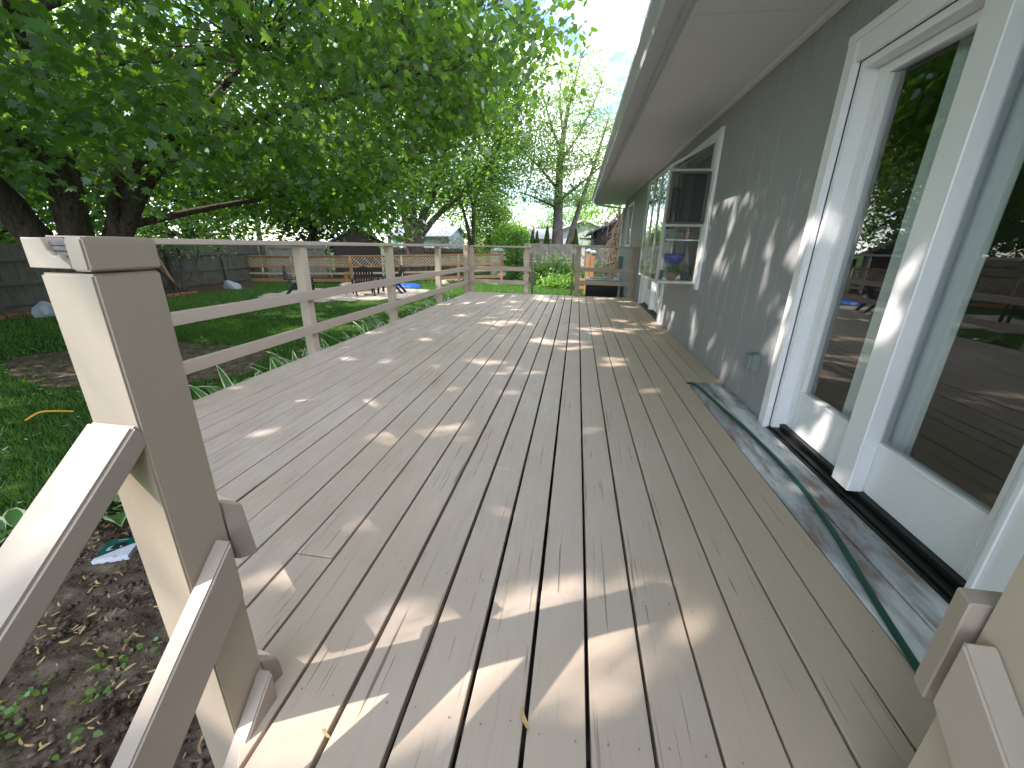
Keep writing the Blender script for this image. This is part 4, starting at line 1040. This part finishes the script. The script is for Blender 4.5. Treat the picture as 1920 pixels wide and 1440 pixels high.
# lattice fence
LPp = [(-13.55, 16.2, .33), (-11.55, 16.35, .36), (-9.05, 16.7, .42), (-7.15, 17.6, .46), (-4.9, 18.8, .53), (-2.98, 19.45, .58)]
lf = thing('lattice_fence', 'low orange timber fence topped with pale criss cross lattice', 'fence', (-8.3, 17.2, G))
nl = 0
for i in range(5):
    a = Vector(LPp[i]); b = Vector(LPp[i + 1]); d = (b - a); L_ = math.hypot(d.x, d.y); d /= L_
    def at(s, z): p = a + d * s; return (p.x, p.y, p.z + z)
    mb = MB(); mb.beam(at(0, -.02), at(L_, -.02), .10, .04); mb.build('top_rail', M['cedar'], lf)
    mb = MB(); mb.beam(at(0, -.055), at(L_, -.055), .03, .05); mb.beam(at(0, -.46), at(L_, -.46), .035, .07); mb.build('frame_rail', M['cedar'], lf)
    mb = MB(); mb.beam(at(0, -.74), at(L_, -.74), .035, .08); mb.build('lower_rail', M['lathe'], lf)
    mb = MB(); mb.beam(at(0, -1.02), at(L_, -1.02), .035, .13); mb.build('kick_board', M['cedar'], lf)
    H_ = .37; st_ = .125; nd = Vector((-d.y, d.x, 0))
    for sgn in (1, -1):
        if i == 2 and sgn == -1: stp = st_ * 3.5
        else: stp = st_
        s = -H_ + .02
        while s < L_ - .02:
            s0, s1 = s, s + H_; z0, z1 = (-.445, -.445 + H_) if sgn > 0 else (-.445 + H_, -.445)
            def zz(x): return z0 + (z1 - z0) * (x - s0) / (s1 - s0)
            c0, c1 = max(s0, .02), min(s1, L_ - .02)
            if c1 - c0 > .03 and nl < 290:
                o_ = nd * (.006 * sgn); A = Vector(at(c0, zz(c0))) - o_; B = Vector(at(c1, zz(c1))) - o_
                mb = MB(); mb.beam(A, B, .008, .036); mb.build('lattice_strip', M['lathe'], lf); nl += 1
            s += stp
for i, (x, y, z) in enumerate(LPp):
    mb = MB(); mb.box(x - .05, x + .05, y - .05, y + .05, G, z - .01); mb.build('post', M['cedar' if i in (0, 5, 2) else 'lathe'], lf)
# shed with gable facing the deck
def gable_house(name, label, base, rz, wx, dy, wall_h, rise, wallm, roofm, over=.3, extra=None):
    """local: gable faces -Y (front), width wx along x, depth dy along +y"""
    t = thing(name, label, 'house', base, None, 0)
    Rm = Matrix.Rotation(rz, 4, 'Z'); B = Vector(base)
    def T(v): return tuple(B + Rm @ Vector(v))
    def bb(mb, vs, fs): mb.add([T(v) for v in vs], fs)
    mb = MB(); h = wx / 2
    bb(mb, [(-h, 0, 0), (h, 0, 0), (h, 0, wall_h), (0, 0, wall_h + rise), (-h, 0, wall_h), (-h, dy, 0), (h, dy, 0), (h, dy, wall_h), (0, dy, wall_h + rise), (-h, dy, wall_h)],
       [(0, 1, 2, 3, 4), (9, 8, 7, 6, 5), (0, 5, 6, 1), (1, 6, 7, 2), (0, 4, 9, 5)])
    mb.build('wall', wallm, t)
    for s in (-1, 1):
        k = rise / h; x1 = s * (h + over); z1 = wall_h - over * k; mb = MB(); th = .08
        bb(mb, [(0, -over, wall_h + rise + .02), (x1, -over, z1 + .02), (x1, dy + over, z1 + .02), (0, dy + over, wall_h + rise + .02), (0, -over, wall_h + rise + .02 + th), (x1, -over, z1 + .02 + th), (x1, dy + over, z1 + .02 + th), (0, dy + over, wall_h + rise + .02 + th)],
           [(0, 3, 2, 1), (4, 5, 6, 7), (0, 1, 5, 4), (1, 2, 6, 5), (2, 3, 7, 6), (3, 0, 4, 7)]); mb.build('roof', roofm, t)
    return t, T
def lbox(T, t, name, mat, x0, x1, y0, y1, z0, z1, bevel=0):
    mb = MB(); v = [T((x, y, z)) for x in (x0, x1) for y in (y0, y1) for z in (z0, z1)]
    mb.add(v, [(0, 1, 3, 2), (4, 6, 7, 5), (0, 4, 5, 1), (2, 3, 7, 6), (0, 2, 6, 4), (1, 5, 7, 3)]); return mb.build(name, mat, t, bevel=bevel)
t, T = gable_house('garden_shed', 'dark brown gabled shed with grey shingle roof behind the back fence', (-10.45, 20.0, G), R(27), 2.3, 3.4, 1.70, .68, M['darkbrown'], M['shingle'], .22)
t['category'] = 'shed'
for i in range(9): lbox(T, t, 'siding_board', M['darkbrown'], -1.14, 1.14, -.02, -.001, .04 + i * .19, .21 + i * .19)
lbox(T, t, 'corner_trim', M['whitepaint'], 1.10, 1.18, -.04, -.021, 0, 1.7)
lbox(T, t, 'door', M['bluewall'], 1.152, 1.19, .2, .9, .0, 1.6)
t, T = gable_house('blue_garage', 'pale blue garage with light grey roof beyond the thick trunk', (-9.3, 33.9, G), R(90), 4.5, 4.6, 2.2, .7, M['bluewall'], M['shingle_l'], .3)
lbox(T, t, 'window', M['whitepaint'], -2.31, -2.255, 3.2, 4.0, 1.0, 1.8)
t['category'] = 'garage'
# orient: long eave side faces the deck
t.location = Vector(t.location)
t, T = gable_house('long_house', 'long low house with pale grey roof behind the feathery tree', (4.5, 47, G), R(90), 7, 13.5, 2.3, .95, M['greywall'], M['shingle_l'], .4)
lbox(T, t, 'window', M['housedark'], -3.56, -3.505, 6, 7.2, 1.0, 1.9); lbox(T, t, 'window', M['housedark'], -3.56, -3.505, 9, 10.2, 1.0, 1.9)
lbox(T, t, 'vent_pipe', M['brick'], -1.9, -1.7, 8.6, 8.8, 2.2, 3.5)
t, T = gable_house('white_gable_house', 'white gabled house with red brick chimney at right', (.9, 36, G), R(-4), 3.9, 8, 2.95, .75, M['greywall'], M['shingle_l'], .3)
lbox(T, t, 'chimney', M['brick'], -.95, -.45, 1.2, 1.8, 3.3, 4.25)
for s in (-1, 1):
    mb = MB(); mb.beam(T((0, -.32, 3.74)), T((s * 2.25, -.32, 2.87)), .05, .14); mb.build('rake_trim', M['whitepaint'], t)
for i in range(13): lbox(T, t, 'siding_board', M['greywall'], -1.94, 1.94, -.015, -.001, .1 + i * .22, .305 + i * .22)
lbox(T, t, 'window', M['outlet'], .9, 1.5, -.04, -.016, 1.8, 2.6)
# dark neighbour house
t, T = gable_house('dark_house', 'dark charcoal neighbour house with square gable vent and downspout', (3.55, 20.9, G), R(0), 4.4, 9, 2.45, 1.05, M['housedark'], M['shingle'], .45)
lbox(T, t, 'gable_vent', M['whitepaint'], -1.95, -1.70, -.05, -.001, 2.66, 2.90); lbox(T, t, 'vent_louvre', M['brick'], -1.91, -1.74, -.062, -.051, 2.70, 2.86)
mb = MB(); mb.tube([T((-2.55, -.2, 2.35)), T((-2.3, -.12, 2.05)), T((-2.22, -.08, 1.9)), T((-2.22, -.08, .1))], .04, 8); mb.build('downspout', M['metal_dark'], t)
lbox(T, t, 'porch_roof', M['shingle'], -3.0, -2.2, .6, 2.6, 2.02, 2.12); lbox(T, t, 'porch_fascia', M['whitepaint'], -3.02, -2.2, .56, .598, 2.0, 2.05); lbox(T, t, 'porch_rail', M['whitepaint'], -2.9, -2.1, .3, .36, 1.62, 1.74)

# ------------------------------------------------------------ garden things
def chair(loc, rz, label):
    t = thing('garden_chair', label, 'chair', (0, 0, 0), 'dark blue plastic garden chairs on the patio')
    m = M['navy']
    # local x right, y forward
    for i in range(7):
        x = -.24 + i * .08; top = .93 - .9 * (x) ** 2 * 1.6
        mb = MB(); mb.beam((x, -.22, .30), (x * 1.05, -.42, top), .055, .016, upv=(0, 1, 0)); mb.build('back_slat', m, t, bevel=.003)
    mb = MB()
    pts = [(-.29 * math.cos(a), -.40, .62 + .33 * math.sin(a)) for a in np.linspace(-.3, math.pi + .3, 14)]
    mb.tube(pts, .016, 6); mb.tube([(-.27, -.3, .45), (.27, -.3, .45)], .016, 6); mb.build('back_rim', m, t, smooth=True)
    for i in range(5):
        y = -.2 + i * .115; mb = MB(); mb.box(-.26, .26, y, y + .10, .28 + i * .022, .298 + i * .022); mb.build('seat_slat', m, t, bevel=.004)
    for s in (-1, 1):
        mb = MB(); mb.box(s * .33 - .055, s * .33 + .055, -.38, .38, .53, .552); mb.build('armrest', m, t, bevel=.006)
        mb = MB(); mb.beam((s * .31, .33, .53), (s * .31, .36, 0), .05, .07, upv=(0, 1, 0)); mb.build('leg', m, t, bevel=.006)
        mb = MB(); mb.beam((s * .28, -.15, .36), (s * .28, -.46, 0), .05, .08, upv=(0, 1, 0)); mb.build('leg', m, t, bevel=.006)
        mb = MB(); mb.beam((s * .30, .36, .36), (s * .28, -.25, .26), .03, .09); mb.build('side_rail', m, t, bevel=.004)
    t.location = loc; t.rotation_euler = (0, 0, rz); return t
GP = G + .05
chair((-6.55, 13.0, GP), R(35), 'dark navy slatted chair seen squarely between the two railing posts')
chair((-5.95, 13.8, GP), R(100), 'dark navy slatted chair turned sideways, mostly behind the third railing post')
chair((-8.3, 12.2, GP), R(-60), 'dark navy slatted chair left of the fire pit, half behind a railing post')
def disc_thing(): pass
fp = thing('fire_pit', 'low stone ring fire pit with leaning firewood behind the chairs', 'fire pit', (-7.5, 14.3, GP))
for i in range(12):
    a = i * math.pi / 6; x, y = -7.5 + .5 * math.cos(a), 14.3 + .5 * math.sin(a)
    for k in (0, 1):
        mb = MB(); c, s = math.cos(a + k * .26), math.sin(a + k * .26); cx, cy = -7.5 + .5 * c, 14.3 + .5 * s
        mb.prism([(cx + dx * c - dy * s, cy + dx * s + dy * c) for dx, dy in ((-.09, -.12), (.09, -.12), (.09, .12), (-.09, .12))], GP + k * .112, GP + .11 + k * .112); mb.build('stone', M['stone'], fp, bevel=.015)
for i, (x, y, dx, dy) in enumerate(((-8.5, 15.0, .25, .1), (-8.35, 15.05, -.1, .2), (-8.6, 15.1, .3, -.1))):
    mb = MB(); mb.tube([(x, y, GP), (x + dx, y + dy, GP + .55)], [.045, .04], 7)
    tag(mb.build('split_log', M['cedar']), ['orange split log leaning behind the fire pit, lowest', 'orange split log leaning left behind the fire pit', 'orange split log leaning right behind the fire pit'][i], 'log', 'logs leaning behind the fire pit')
def lumpy(name, label, cat, c, r, mat, seed, group=None, amp=.16, n=18):
    g = np.random.default_rng(seed); bm = bmesh.new(); bmesh.ops.create_icosphere(bm, subdivisions=3, radius=1)
    ph = g.uniform(0, 6, (4, 3)); fr = g.uniform(1.5, 4, (4, 3))
    for v in bm.verts:
        d = sum(math.sin(float(np.dot(fr[k], np.array(v.co)) + ph[k][0])) for k in range(4)) * amp * .5
        co = v.co * (1 + d); v.co = Vector((co.x * r[0], co.y * r[1], max(co.z * r[2], -.02)))
    me = bpy.data.meshes.new(name); bm.to_mesh(me); bm.free(); me.materials.append(mat)
    o = bpy.data.objects.new(name, me); col.objects.link(o); o.location = c; return tag(o, label, cat, group)
lumpy('covered_pile', 'pale grey tarp covered mound on the mulch by the leaning plank', 'tarp', (-12.0, 13.5, G), (.36, .3, .30), M['tarp'], 2, 'grey tarp mounds')
lumpy('covered_pile', 'pale grey tarp covered mound behind the near post by the brick edge', 'tarp', (-11.5, 7.6, G), (.2, .24, .34), M['tarp'], 5, 'grey tarp mounds')
lumpy('blue_pile', 'bright blue tarp bundle lying on the grass by the lattice fence', 'tarp', (-6.2, 16.0, G), (.55, .3, .2), M['bluetarp'], 7)
lumpy('blue_pile', 'pale blue cover bundle on the left of the blue tarp', 'cover', (-6.9, 15.9, G), (.3, .3, .36), M['tarp'], 9)
# brick edging
be = thing('brick_edging', 'curved red brick edging along the mulch bed', 'edging', (-11.9, 10.4, G))
ed = smooth_path([(-11.95, 6.0, G), (-11.75, 8.6, G), (-11.95, 10.8, G), (-12.05, 12.6, G), (-11.35, 13.6, G)], 3)
acc = 0
for a, b in zip(ed[:-1], ed[1:]):
    L_ = (b - a).length; s = 0
    while acc + s + .21 < acc + L_:
        p = a.lerp(b, (s + .1) / L_); d = (b - a).normalized(); mb = MB()
        mb.beam(p - d * .095 + Vector((0, 0, .04)), p + d * .095 + Vector((0, 0, .04 + random.uniform(-.01, .01))), .10, .08); mb.build('brick', M['brick'], be); s += .21
pk = thing('leaning_plank', 'orange brown plank leaning on the shaded fence', 'plank', (-13.0, 12.3, G)); mb = MB(); mb.beam((-12.9, 12.2, G), (-13.25, 12.0, .55), .16, .03); mb.build('board', M['cedar'], pk)
# shrub by the fence with bare stems
gen_tree('fence_shrub', 'loose shrub with thin bare stems growing by the shaded fence', (-12.9, 11.9, G),
         [[(-12.8, 12.2, G), (-12.9, 11.6, .2), (-12.9, 10.4, 1.1)], [(-12.8, 12.3, G), (-12.9, 12.6, .4), (-12.8, 12.2, 1.5)], [(-12.8, 12.3, G), (-12.6, 12.9, .2), (-12.7, 13.3, 1.2)]], [[.05, .04, .02], [.05, .04, .02], [.04, .03, .02]],
         (-12.7, 12.3, 1.3), (1.0, 1.9, .8), 60, 30, .10, 'leaf_mid', spread=.3, seed=81, zmin=.3, cat='shrub')
gen_tree('fence_shrub', 'low leafy shrub at the fence left of the near post', (-12.3, 4.4, G), [], [], (-12.3, 4.0, -.2), (.7, 2.0, .6), 60, 30, .10, 'leaf_dark', spread=.25, seed=82, zmin=G + .1, cat='shrub', tw=0)
# ivy on the far fence
gen_tree('ivy_shrub', 'dark green ivy bush climbing the weathered fence beyond the steps', (-.5, 19.0, G), [], [], (-.6, 18.95, -.25), (1.3, .28, .72), 150, 34, .10, 'leaf_mid', spread=.2, seed=83, zmin=G + .1, cat='shrub', tw=0)
gen_tree('ground_bush', 'yellow green bush at the foot of the ivy by the steps', (.0, 18.2, G), [], [], (.0, 18.1, -.55), (1.2, .55, .3), 80, 30, .11, 'leaf_bright', spread=.17, seed=84, zmin=G + .05, cat='shrub', tw=0)
gen_tree('yew_bush', 'dark evergreen bush behind the air conditioner', (1.3, 16.8, G), [], [], (1.35, 16.9, -.1), (.75, .5, .6), 90, 34, .08, 'leaf_dark', spread=.16, seed=85, zmin=G + .05, cat='shrub', tw=0)
gen_tree('ground_bush', 'small rusty yellow shrub past the lattice fence near the slender tree', (-6.6, 23.2, G), [], [], (-6.6, 23.2, .5), (.8, .5, 1.0), 50, 26, .10, 'leaf_blossom', spread=.25, seed=86, zmin=G + .05, cat='shrub', tw=0)
gen_tree('ground_bush', 'small yellow green shrub past the lattice fence below the round tree', (-4.6, 22.3, G), [], [], (-4.4, 22.3, .2), (1.3, .5, .8), 60, 26, .10, 'leaf_pale', spread=.25, seed=87, zmin=G + .05, cat='shrub', tw=0)
# dead vine by the house corner
dv = thing('dead_vine', 'tall brown tangle of dead twigs beside the house corner', 'shrub', (1.9, 15.8, G)); mb = MB(); g = random.Random(5)
for i in range(420):
    x, y, z = g.gauss(2.05, .22), g.gauss(15.8, .25), g.uniform(.2, 2.25); p = [(x, y, z)]
    for k in range(4): x += g.gauss(-.03, .09); y += g.gauss(0, .08); z += g.gauss(-.13, .1); p.append((x, y, z))
    mb.tube(p, [.012, .01, .009, .007, .004], 3, cap=False)
for i in range(5): mb.tube([(2.0 + i * .04, 15.8, G), (1.95 + i * .07, 15.8, .6), (1.9 + i * .08, 15.8, 1.9)], [.04, .035, .015], 6)
mb.build('twigs', M['dead'], dv)['kind'] = 'stuff'
# AC unit
ac = thing('air_conditioner', 'black louvred air conditioner with pale lid beyond the deck end', 'air conditioner', (1.18, 11.6, G))
mb = MB(); mb.box(.78, 1.60, 11.25, 12.0, G + .06, .15); mb.build('body', M['metal_dark'], ac, bevel=.02)
for i in range(16): mb = MB(); mb.box(.79, 1.59, 11.225, 11.248, G + .10 + i * .05, G + .128 + i * .05); mb.build('louvre', M['ac_black'], ac)
mb = MB(); mb.box(.74, 1.64, 11.2, 12.04, .152, .20); mb.build('lid', M['ac_top'], ac, bevel=.015)
mb = MB(); mb.lathe([(.33, .201), (.33, .215), (.28, .22), (.02, .225)], (1.19, 11.62, 0), 20); mb.build('fan_guard', M['metal_dark'], ac)
mb = MB(); mb.box(.72, 1.66, 11.15, 12.1, G, G + .058); mb.build('base_pad', M['stone'], ac)
# capped posts
for (x, y, z, lb) in ((.90, 16.0, .80, 'orange timber gate post with pale cap, the left of a pair'), (1.05, 15.4, .76, 'orange timber gate post with pale cap, the right of a pair')):
    t = thing('capped_post', lb, 'post', (x, y, G), 'capped posts beyond the air conditioner')
    mb = MB(); mb.box(x - .07, x + .07, y - .07, y + .07, G, z); mb.build('shaft', M['cedar'], t, bevel=.004)
    mb = MB(); mb.box(x - .10, x + .10, y - .10, y + .10, z + .001, z + .05); cp = mb.build('cap', M['whitepaint'], t, bevel=.005)
    mb = MB(); mb.add([(x - .12, y - .12, z + .052), (x + .12, y - .12, z + .052), (x + .12, y + .12, z + .052), (x - .12, y + .12, z + .052), (x, y, z + .13)], [(3, 2, 1, 0), (0, 1, 4), (1, 2, 4), (2, 3, 4), (3, 0, 4)]); mb.build('cap_top', M['teal_glass'], t)
gt = thing('timber_rail', 'orange timber cross rail behind the capped posts', 'rail', (1.2, 16.1, G)); mb = MB(); mb.box(.55, 2.0, 16.12, 16.16, -.30, -.16); mb.build('board', M['cedar'], gt)
mb = MB(); mb.box(.55, 2.0, 16.12, 16.16, -.55, -.44); mb.build('board', M['cedar'], gt)
# utility wire on the fence
mb = MB(); mb.tube([(-1.9, 18.95, .30), (.5, 19.1, .28)], .012, 6); tag(mb.build('conduit_pipe', M['alu']), 'thin pale pipe running level along the far fence behind ivy', 'pipe')
# white tank
t = thing('white_shed', 'small white garden box shed seen past the end of the lattice fence', 'shed', (-3.9, 23.6, G)); mb = MB(); mb.box(-4.35, -3.55, 23.4, 24.1, G, .62); mb.build('wall', M['whitepaint'], t, bevel=.03)
mb = MB(); mb.add([(-4.4, 23.35, .625), (-3.5, 23.35, .625), (-3.5, 24.15, .625), (-4.4, 24.15, .625), (-4.1, 23.6, .78), (-3.8, 23.6, .78), (-3.8, 23.9, .78), (-4.1, 23.9, .78)], [(3, 2, 1, 0), (4, 5, 6, 7), (0, 1, 5, 4), (1, 2, 6, 5), (2, 3, 7, 6), (3, 0, 4, 7)]); mb.build('roof', M['whitepaint'], t)
for i in range(5): mb = MB(); mb.box(-4.34, -3.56, 23.385, 23.399, -.5 + i * .22, -.32 + i * .22); mb.build('siding_board', M['whitepaint'], t)
# chain-link style dark fence far
wf = thing('wire_fence', 'thin dark wire fence standing behind the lattice fence', 'fence', (-5, 21.3, G))
for i in range(9): mb = MB(); x = -8.0 + i * .78; mb.tube([(x, 21.2 + i * .03, G), (x, 21.2 + i * .03, .55)], .016, 6); mb.build('post', M['metal_dark'], wf)
for z in (.52, .3, .1): mb = MB(); mb.tube([(-8.0, 21.2, z), (-1.8, 21.44, z)], .009, 5); mb.build('wire', M['metal_dark'], wf)
# pots and clutter near lattice
lumpy('clutter_stone', 'pale rounded stone lying at the lattice fence foot', 'stone', (-5.3, 17.9, G), (.22, .18, .2), M['stone'], 12)
lumpy('clutter_stone', 'whitish lumpy rock at the right end of the lattice fence', 'stone', (-3.2, 18.9, G), (.3, .2, .18), M['whitepaint'], 13)
mb = MB(); mb.tube([(-5.6, 18.9, G + .09), (-3.3, 19.2, G + .08)], [.10, .08], 9); tag(mb.build('fallen_log', M['bark_grey'], smooth=True), 'grey log lying along the foot of the lattice fence', 'log')

# ------------------------------------------------------------ hostas
def hosta_leaf(base, ang, L_, wd, lift, curl, seed):
    nu, nv = 7, 9; V = []; A = []
    g = random.Random(seed); tw = g.uniform(-.3, .3)
    ca, sa = math.cos(ang), math.sin(ang)
    stem = L_ * .55
    for j in range(nv + 1):
        v = j / nv; wv = wd * math.sin(math.pi * min(1, v ** .75)) ** .8 * (1 - .25 * v)
        out_ = stem * .6 + L_ * v * math.cos(lift * (1 - v * .6)); z = stem * math.sin(lift) + L_ * (v * math.sin(lift) - curl * v * v)
        for i in range(nu):
            u = (i / (nu - 1) - .5) * 2; x = u * wv / 2
            zz = z + .22 * abs(u) * wv * .5 + .006 * math.sin(9 * v + i) + tw * x * .5
            V.append((base[0] + out_ * ca - x * sa, base[1] + out_ * sa + x * ca, base[2] + zz)); A.append(max(abs(u), (v - .80) / .2 if v > .8 else 0, 0))
    F = [(j * nu + i, j * nu + i + 1, (j + 1) * nu + i + 1, (j + 1) * nu + i) for j in range(nv) for i in range(nu - 1)]
    return V, F, A
HL = [(-2.36, 1.80, .27, 15, 'large variegated hosta growing behind the saw blade box'), (-2.75, 1.55, .2, 11, 'variegated hosta at the left edge of the soil bed'), (-2.33, 2.35, .2, 10, 'variegated hosta nearest the deck corner'), (-2.30, 2.75, .19, 9, 'variegated hosta by the deck edge, second from the corner')]
for (x, y, L_, n, lb) in HL:
    t = thing('hosta_plant', lb, 'plant', (x, y, G), 'variegated hostas')
    for i in range(n):
        V, F, A = hosta_leaf((x, y, G + .01), i * 2.4 + random.uniform(-.3, .3), L_ * random.uniform(.8, 1.15), L_ * .55, random.uniform(.5, 1.2), random.uniform(.3, .7), i)
        np_mesh('leaf', V, F, M['hosta'], t, smooth=True, attr=A)
# long row beside the deck edge; tall strap leaves poke above the boards
ORD = 'first second third fourth fifth sixth seventh eighth ninth tenth eleventh twelfth thirteenth fourteenth fifteenth sixteenth seventeenth eighteenth nineteenth twentieth twenty-first twenty-second twenty-third twenty-fourth twenty-fifth twenty-sixth'.split()
yy = 2.9; q_ = 0
names_near = ['hosta tuft beside the deck edge before the second railing post']
while yy < 9.4:
    x = ex(yy) - .30 - random.uniform(0, .14)
    t = thing('hosta_plant', 'narrow leaved variegated hosta tuft beside the deck, ' + ORD[q_] + ' from the near end of its row', 'plant', (x, yy, G), 'variegated hostas in a row beside the deck')
    VV = []; FF = []; AA = []; k = 0
    hi = .42 if yy < 5.5 else .46
    for i in range(22):
        V, F, A = hosta_leaf((x + random.uniform(-.06, .06), yy + random.uniform(-.08, .08), G + .01), random.uniform(0, 6.28), hi * random.uniform(.7, 1.2), .095, random.uniform(1.0, 1.5), random.uniform(.1, .6), i)
        VV += V; FF += [tuple(a + k for a in f) for f in F]; AA += A; k += len(V)
    np_mesh('leaves', VV, FF, M['hosta'], t, smooth=True, attr=AA)['kind'] = 'stuff'
    yy += random.uniform(.26, .36); q_ += 1
# ------------------------------------------------------------ saw blade box
bx = thing('saw_blade_box', 'green and white printed flat box marked 12 lying on the soil', 'box', (0, 0, 0))
mb = MB(); mb.box(-.14, .14, -.13, .13, 0, .045); mb.build('carton', M['boxwhite'], bx, bevel=.002)
def flat(name, pts, z, mat):
    mb = MB(); mb.prism(pts, z, z + .0006); return mb.build(name, mat, bx)
flat('green_print', [(-.137, .127), (.137, .127), (.137, .055), (-.137, -.085)], .0456, M['boxgreen'])
flat('white_window', [(-.09, .02), (-.02, .08), (.02, .08), (-.03, .00), (-.03, -.005), (-.085, -.018)], .0464, simple('box_window_grey', (.45, .5, .52), .4))
flat('blade_print', [(.0 + .062 * math.cos(a), .015 + .062 * math.sin(a)) for a in np.linspace(-.15, math.pi + .35, 18)], .0472, M['boxblack'])
flat('black_band', [(-.137, -.085), (.137, .055), (.137, .046), (-.137, -.094)], .048, M['boxblack'])
flat('arbor_dot', [(.02 + .010 * math.cos(a), .012 + .010 * math.sin(a)) for a in np.linspace(0, 6, 10)], .0488, M['boxwhite'])
flat('white_logo', [(.10, .10), (.125, .10), (.125, .122), (.10, .122)], .0464, M['boxwhite'])
flat('small_print', [(-.05, .108), (.03, .108), (.03, .113), (-.05, .113)], .0464, M['boxwhite'])
flat('edge_strip', [(-.137, -.128), (.137, -.128), (.137, -.104), (-.137, -.104)], .0464, simple('pale_card_strip', (.72, .74, .82), .4))
fc = bpy.data.curves.new('digits', 'FONT'); fc.body = '12'; fc.size = .034; fc.extrude = .0003
fc.materials.append(M['boxblack']); ft = bpy.data.objects.new('text_tmp', fc); col.objects.link(ft); bpy.context.view_layer.update()
fo_ = bpy.data.objects.new('printed_number', bpy.data.meshes.new_from_object(ft)); col.objects.link(fo_); bpy.data.objects.remove(ft); fo_.parent = bx; fo_.location = (.015, -.1275, .0475)
bx.location = (-2.04, 1.54, G + .045); bx.rotation_euler = (R(4), R(-2), R(24)); bx.scale = (.62, .62, .9)
# ------------------------------------------------------------ fallen seeds and litter
SEED = [(0, 0, 0), (.10, .18, .03), (.16, .5, .01), (.12, .85, .02), (0, 1, .03), (-.06, .8, .01), (-.05, .4, .02), (-.08, .15, .03)]
def seedset(P, size, z, seed, name, mat, kind='stuff', parent=None):
    g = np.random.default_rng(seed); n = len(P); a = g.uniform(0, 6.28, n)
    C = np.concatenate([P, z[:, None]], 1); D = np.stack([np.cos(a), np.sin(a), g.normal(0, .15, n)], 1); Nn = np.stack([g.normal(0, .25, n), g.normal(0, .25, n), np.ones(n)], 1)
    V, F = scatter(SEED, C, D, Nn, size * g.uniform(.6, 1.3, n)); return np_mesh(name, V, F, mat, parent, kind=kind)
P = np.stack([rng.uniform(-2.7, -.3, 1500), rng.uniform(-.5, 1.9, 1500)], 1)
o = seedset(P, .034, G + .052 + rng.uniform(-.012, .02, 1500), 3, 'fallen_seeds', M['seed']); o['label'] = 'dry tan maple seeds scattered over the bare soil'; o['category'] = 'seeds'
# leaf litter / clods / weeds on the soil
def clods():
    g = np.random.default_rng(9); V = []; F = []; n = 5200
    P = np.stack([g.uniform(-2.7, -.3, n), g.uniform(-.5, 1.9, n)], 1)
    base = np.array([(1, 0, 0), (-1, 0, 0), (0, 1, 0), (0, -1, 0), (0, 0, .8), (0, 0, -.8)]); fa = np.array([(0, 2, 4), (2, 1, 4), (1, 3, 4), (3, 0, 4), (2, 0, 5), (1, 2, 5), (3, 1, 5), (0, 3, 5)])
    s = g.uniform(.004, .021, (n, 1, 1)) ** 1.0; vv = base[None] * g.uniform(.6, 1.3, (n, 6, 1)) * s + np.concatenate([P, np.full((n, 1), G + .042) + g.uniform(-.012, .012, (n, 1))], 1)[:, None, :]
    V = vv.reshape(-1, 3); F = (fa[None] + (np.arange(n) * 6)[:, None, None]).reshape(-1, 3)
    o = np_mesh('soil_clods', V, F, M['soil'], kind='stuff'); o['label'] = 'crumbly brown soil clods over the bed'; o['category'] = 'soil'
clods()
P = np.stack([rng.uniform(-2.8, -.5, 260), rng.uniform(-.4, 1.9, 260)], 1)
cl = P[rng.integers(0, 40, 500)] + rng.normal(0, .035, (500, 2))
C = np.concatenate([cl, (G + .05 + rng.uniform(0, .04, 500))[:, None]], 1)
V, F = scatter(LEAF6, *leafset(C, .028, .2, 91)); o = np_mesh('weeds', V, F, M['leaf_bright'], kind='stuff'); o['label'] = 'small green weed seedlings sprouting from the soil'; o['category'] = 'weeds'
P = np.stack([rng.uniform(-8, -3.0, 500), rng.uniform(1.5, 8, 500)], 1)
o = seedset(P, .05, G + .045 + rng.uniform(0, .03, 500), 13, 'lawn_litter', simple('pale_litter', (.42, .40, .28), .7, var=.3)); o['label'] = 'pale fallen seeds and leaf bits on the lawn'; o['category'] = 'litter'
sd = [(.42, .66), (-.02, .54), (-1.22, 2.19), (-1.01, 1.84), (-.85, 1.59), (.36, 1.86), (-.18, 2.23), (-.71, 3.12), (.38, 2.89), (.47, 2.63), (-1.75, 4.01), (-.65, 2.73), (.36, 1.81), (-1.5, 2.9), (-.3, 3.6), (-1.3, 3.5), (-.5, 1.9), (.1, 2.5), (1.0, 3.0)]
for i, (x, y) in enumerate(sd):
    s_ = .045 if i == 0 else random.uniform(.03, .042)
    o = seedset(np.array([[0., 0.]]), s_, np.array([0.]), 100 + i, 'maple_seed', M['seed'], kind=None)
    o.location = (x, y, .006)
    if i == 0: tag(o, 'single tan winged seed near the bottom centre of the deck', 'seed', 'winged seeds fallen on the deck')
    elif i == 1: tag(o, 'reddish winged seed on the board beside the near post', 'seed', 'winged seeds fallen on the deck')
    else: tag(o, 'dry winged seed lying on the taupe deck boards', 'seed', 'winged seeds fallen on the deck')
# yellow rope on the lawn
mb = MB(); mb.tube(smooth_path([(-4.62, 3.16, G + .05), (-4.68, 3.06, G + .09), (-4.76, 2.98, G + .11), (-4.80, 2.88, G + .05)]), .009, 6); tag(mb.build('rope', M['yellow']), 'thin yellow rope curled on the grass near the post', 'rope', 'yellow things on the grass')
mb = MB(); mb.beam((-5.15, 2.62, G + .06), (-5.02, 2.72, G + .07), .06, .02); tag(mb.build('yellow_tag', M['yellow'], bevel=.004), 'small yellow flag lying on the grass at the picture edge', 'flag', 'yellow things on the grass')
